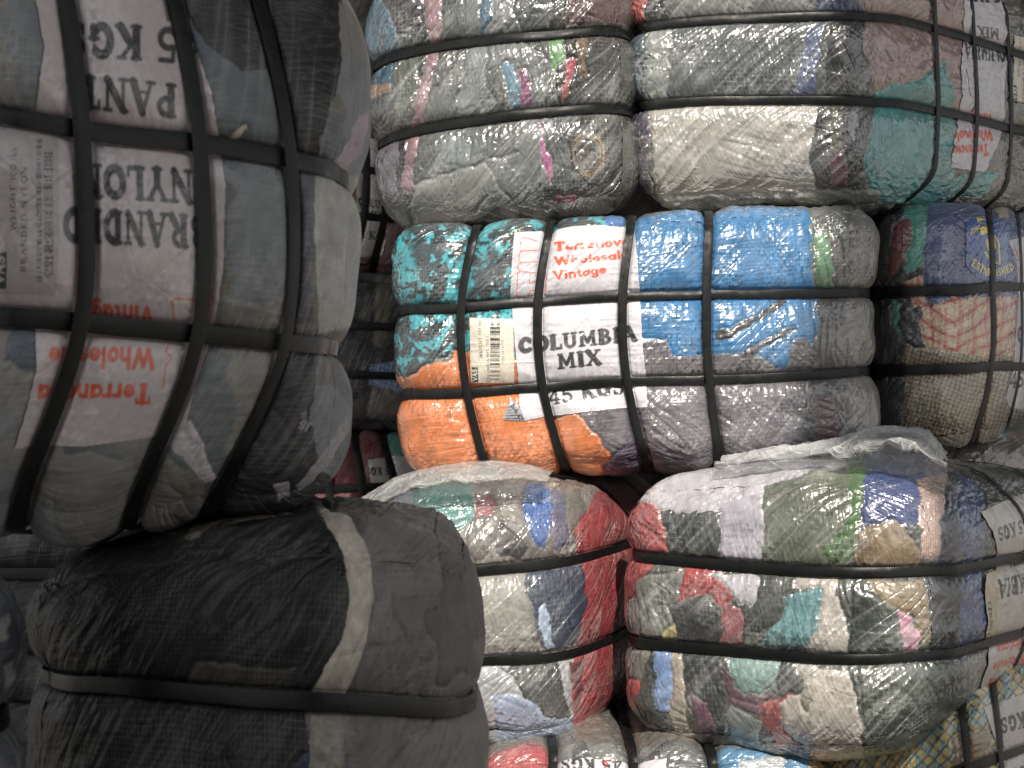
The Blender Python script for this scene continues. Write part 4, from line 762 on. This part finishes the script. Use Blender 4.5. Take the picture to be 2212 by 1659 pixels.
A.patch('barcode_sticker', [(-150, 262), (20, 272), (60, 282), (128, 300), (130, 420), (128, 560), (122, 640), (-150, 630)],
    paper([bars(80, 92, 300, 610, 3), bars(96, 116, 330, 600, 7), tx('WEIGHT 100 lbs', (36, 500), (4, -180), (-13, 0), wt=.6, serif=False), tx('BRANDED NYLON', (58, 590), (4, -230), (-13, 0), wt=.6, serif=False), blk([(-20, 545), (16, 545), (16, 625), (-20, 625)]), tx('VAS', (12, 615), (0, -62), (-22, 0), hx('#b8b0b0'), 1, False)], '#b0a8a8', .5), off=.002)

# ================================================================ near lower left bale (in shade)
Bb = Bale('dark bale in the lower left foreground with a curved beige band, under the near bale',
    rows=[[(20, 1250), (400, 1180), (700, 1160), (1040, 1190)], [(40, 1478), (400, 1492), (700, 1518), (1048, 1540)], [(40, 1880), (400, 1900), (700, 1920), (1048, 1940)], [(40, 2250), (400, 2260), (700, 2280), (1048, 2290)]],
    depths=[1.48, 1.4, 1.38, 1.5], dv=(-.02, .42, .0), r=.065, Dz=.022, seed=101, res=.0011, fold=.003, lump=.007, mat=M_FILM_DARK, pucker=.003, sw=.0145, Rz=.05, bulge=(.012, .02, .012))
band = [(690, 1080), (750, 1115), (800, 1200), (806, 1300), (782, 1420), (740, 1515), (668, 1500), (740, 1380), (757, 1300), (742, 1200), (700, 1130)]
Bb.build(clothes(palette_base(['#6a6764', '#76726e', '#5e5b59'], 90, 300, 4), [
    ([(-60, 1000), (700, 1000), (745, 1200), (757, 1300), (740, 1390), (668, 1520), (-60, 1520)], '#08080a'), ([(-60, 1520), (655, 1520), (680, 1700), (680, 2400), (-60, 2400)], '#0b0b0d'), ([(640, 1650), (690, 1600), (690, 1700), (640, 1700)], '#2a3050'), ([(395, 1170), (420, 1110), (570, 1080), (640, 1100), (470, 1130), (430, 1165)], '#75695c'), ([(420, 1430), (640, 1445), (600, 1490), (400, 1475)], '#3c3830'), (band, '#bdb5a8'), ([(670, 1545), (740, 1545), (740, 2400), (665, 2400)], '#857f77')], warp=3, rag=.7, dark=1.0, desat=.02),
    garments=[(band, 'curved beige band')], faces=(('front', 1), ('top', 1), ('right', 3)))
Bb.straps()
B2 = Bale('dark bale at the extreme lower left edge, only its rounded end showing', rows=[[(-900, 1120), (-500, 1130), (20, 1170)], [(-900, 1590), (-500, 1595), (22, 1602)], [(-900, 2050), (-500, 2050), (20, 2050)], [(-900, 2500), (-500, 2500), (20, 2500)]],
    depths=[1.15, 1.18, 1.25], dv=(-.05, .2, 0), r=.09, Dz=.03, seed=111, res=.0016, mat=M_FILM_DULL, Rz=.07)
B2.build(clothes(palette_base(['#4a5058', '#3c4048'], 60, 200, 4), [([(0, 1335), (25, 1330), (22, 1385), (0, 1385)], '#8f8a8c'), ([(12, 1440), (38, 1425), (36, 1480), (18, 1490)], '#8a7f84')]), faces=(('front', 1), ('right', 2)))
B2.straps()

# ================================================================ far bales seen through the gap on the left
def far_lab(items, poly, b): b.patch('paper_label', poly, paper(items, '#b9b6b4', .4), res=.0024)
L1 = Bale('distant brown bale with a white label in the left gap, topmost of three', rows=[[(560, 250), (730, 250), (785, 252), (830, 255), (1000, 260)], [(560, 352), (733, 362), (793, 368), (836, 372), (1000, 380)], [(560, 455), (730, 461), (788, 468), (832, 472), (1000, 482)], [(560, 575), (705, 582), (752, 588), (800, 590), (980, 596)]],
    depths=[4.4, 4.4, 4.4, 4.42, 4.5], dv=(0, .5, 0), xs=(1, 2, 3), r=.06, Dz=.01, Dx=.01, seed=121, res=.004, mat=M_FILM_DULL, sw=.018)
L1.build(clothes(palette_base(['#6e4a34', '#8a6a48', '#5c3c2c', '#74543c'], 26, 40, 4), [([(830, 480), (1010, 480), (1010, 610), (820, 610)], '#7a4048'), ([(700, 560), (1000, 566), (1000, 620), (700, 620)], '#8a3f48')]), faces=(('front', 1),))
L1.straps()
far_lab([tx('COLUMBIA', (774, 443), (98, 16), (-1, -17)), tx('MIX', (794, 467), (34, 5), (0, -13)), tx('45 KGS', (762, 515), (78, 5), (2, -17))], [(772, 300), (768, 380), (770, 460), (762, 540), (780, 556), (828, 552), (840, 480), (842, 300)], L1)
L2 = Bale('distant dark bale with blue check cloth in the left gap, middle of three', rows=[[(560, 590), (760, 594), (1000, 604)], [(560, 696), (760, 704), (1000, 716)], [(560, 803), (760, 810), (1000, 820)], [(560, 915), (760, 925), (1000, 935)]],
    depths=[4.35, 4.35, 4.4], dv=(0, .5, 0), r=.06, Dz=.01, seed=131, res=.004, mat=M_FILM_DULL, sw=.018)
L2.build(clothes(palette_base(['#1e1c24', '#24222a', '#2a2426'], 30, 200, 4), [([(815, 600), (850, 600), (840, 700), (825, 760), (805, 740), (808, 680)], '#6e6558'), ([(800, 790), (900, 770), (900, 850), (800, 835)], '#8aa0c0', 'gingham', '#3a5080'), ([(800, 840), (880, 845), (870, 900), (790, 900)], '#5c5048')]), faces=(('front', 1),))
L2.straps()
L3 = Bale('distant dark red bale with a white label in the left gap, lowest of three', rows=[[(560, 935), (700, 935), (762, 938), (822, 940), (1000, 940)], [(560, 1052), (712, 1055), (782, 1052), (852, 1048), (1000, 1040)], [(560, 1160), (712, 1160), (785, 1158), (852, 1155), (1000, 1150)], [(560, 1270), (700, 1270), (775, 1268), (840, 1265), (1000, 1260)]],
    depths=[4.3, 4.3, 4.3, 4.32, 4.4], dv=(0, .5, 0), xs=(1, 2, 3), r=.06, Dz=.01, Dx=.01, seed=141, res=.004, mat=M_FILM_DULL, sw=.018)
L3.build(clothes(palette_base(['#7a1f2c', '#8c2834'], 60, 200, 4), [([(820, 930), (1000, 930), (1000, 985), (840, 990)], '#2a9a8c')]), faces=(('front', 1), ('top', 1)))
L3.straps()
far_lab([tx('45 KGS', (852, 1008), (-62, 2), (1, 17))], [(794, 992), (846, 984), (900, 985), (900, 1040), (800, 1046)], L3)

# ================================================================ bales that close the dark gaps
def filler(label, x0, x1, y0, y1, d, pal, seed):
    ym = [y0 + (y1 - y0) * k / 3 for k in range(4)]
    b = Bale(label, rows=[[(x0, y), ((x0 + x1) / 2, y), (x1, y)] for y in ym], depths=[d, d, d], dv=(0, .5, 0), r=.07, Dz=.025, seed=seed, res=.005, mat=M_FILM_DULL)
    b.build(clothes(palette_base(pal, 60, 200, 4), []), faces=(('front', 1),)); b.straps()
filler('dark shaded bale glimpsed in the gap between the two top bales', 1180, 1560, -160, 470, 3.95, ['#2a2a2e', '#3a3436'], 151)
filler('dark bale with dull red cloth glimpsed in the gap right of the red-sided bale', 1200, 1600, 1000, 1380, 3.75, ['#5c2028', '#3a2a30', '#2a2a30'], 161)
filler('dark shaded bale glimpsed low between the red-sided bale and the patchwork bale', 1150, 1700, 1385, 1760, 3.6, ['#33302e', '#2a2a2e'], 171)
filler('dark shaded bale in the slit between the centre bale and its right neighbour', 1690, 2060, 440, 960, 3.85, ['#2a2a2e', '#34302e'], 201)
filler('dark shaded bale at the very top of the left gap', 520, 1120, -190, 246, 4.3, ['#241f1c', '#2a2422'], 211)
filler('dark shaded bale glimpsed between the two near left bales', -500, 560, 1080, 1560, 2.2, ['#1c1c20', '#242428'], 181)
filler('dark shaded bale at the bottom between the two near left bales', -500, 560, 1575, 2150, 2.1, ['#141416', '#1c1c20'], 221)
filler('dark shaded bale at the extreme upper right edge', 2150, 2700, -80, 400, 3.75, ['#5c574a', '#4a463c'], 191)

# ================================================================ loose clear bags
def film_sheet(root, lat, n=150, m=90, amp=.008, seed=0):
    P = np.array([[at(*q) for q in r] for r in lat]); R, C_ = P.shape[:2]
    u, v = np.meshgrid(np.linspace(0, C_ - 1, n), np.linspace(0, R - 1, m), indexing='ij'); u, v = u.ravel(), v.ravel()
    V = np.einsum('nr,nc,rck->nk', basis(np.arange(R), v), basis(np.arange(C_), u), P)
    r1 = ridge(pn(V * 11, seed)) ** 1.2; r2 = ridge(pn(V * 30 + 5, seed + 1)) ** 1.3
    V = V + np.stack([r2 * .3, -r1 * .6 - .35 * r2, r1 * .8 + .3 * pn(V * 9, seed + 2)], 1) * amp
    U = np.stack([u / (C_ - 1) * .6, v / (R - 1) * .3], 1)
    o = mesh_obj('clear_bag', V, grid_quads(n, m), M_BAG, root, U)
    return o
film_sheet(H.root, [[(1600, 1000, 2.98), (1720, 975, 2.98), (1830, 950, 2.98), (1900, 938, 2.98), (1990, 948, 2.95), (2040, 1000, 2.9)], [(1560, 1000, 2.8), (1700, 980, 2.78), (1820, 962, 2.76), (1880, 936, 2.74), (1985, 948, 2.74), (2035, 1000, 2.7)], [(1540, 1012, 2.72), (1700, 990, 2.67), (1810, 985, 2.62), (1860, 965, 2.6), (1960, 975, 2.58), (2040, 1020, 2.57)], [(1530, 1060, 2.76), (1700, 1040, 2.71), (1810, 1035, 2.67), (1870, 1030, 2.65), (1960, 1035, 2.64), (2050, 1060, 2.65)]], seed=3, amp=.018)
film_sheet(G.root, [[(740, 1100, 3.1), (880, 1030, 3.1), (1040, 1005, 3.1), (1200, 1020, 3.1)], [(745, 1110, 2.85), (880, 1032, 2.85), (1040, 1004, 2.85), (1190, 1022, 2.85)], [(750, 1130, 2.72), (890, 1060, 2.71), (1040, 1035, 2.71), (1180, 1045, 2.75)], [(760, 1180, 2.8), (900, 1100, 2.8), (1040, 1080, 2.8), (1170, 1080, 2.84)]], seed=8)
print('verts', sum(len(m.vertices) for m in bpy.data.meshes))
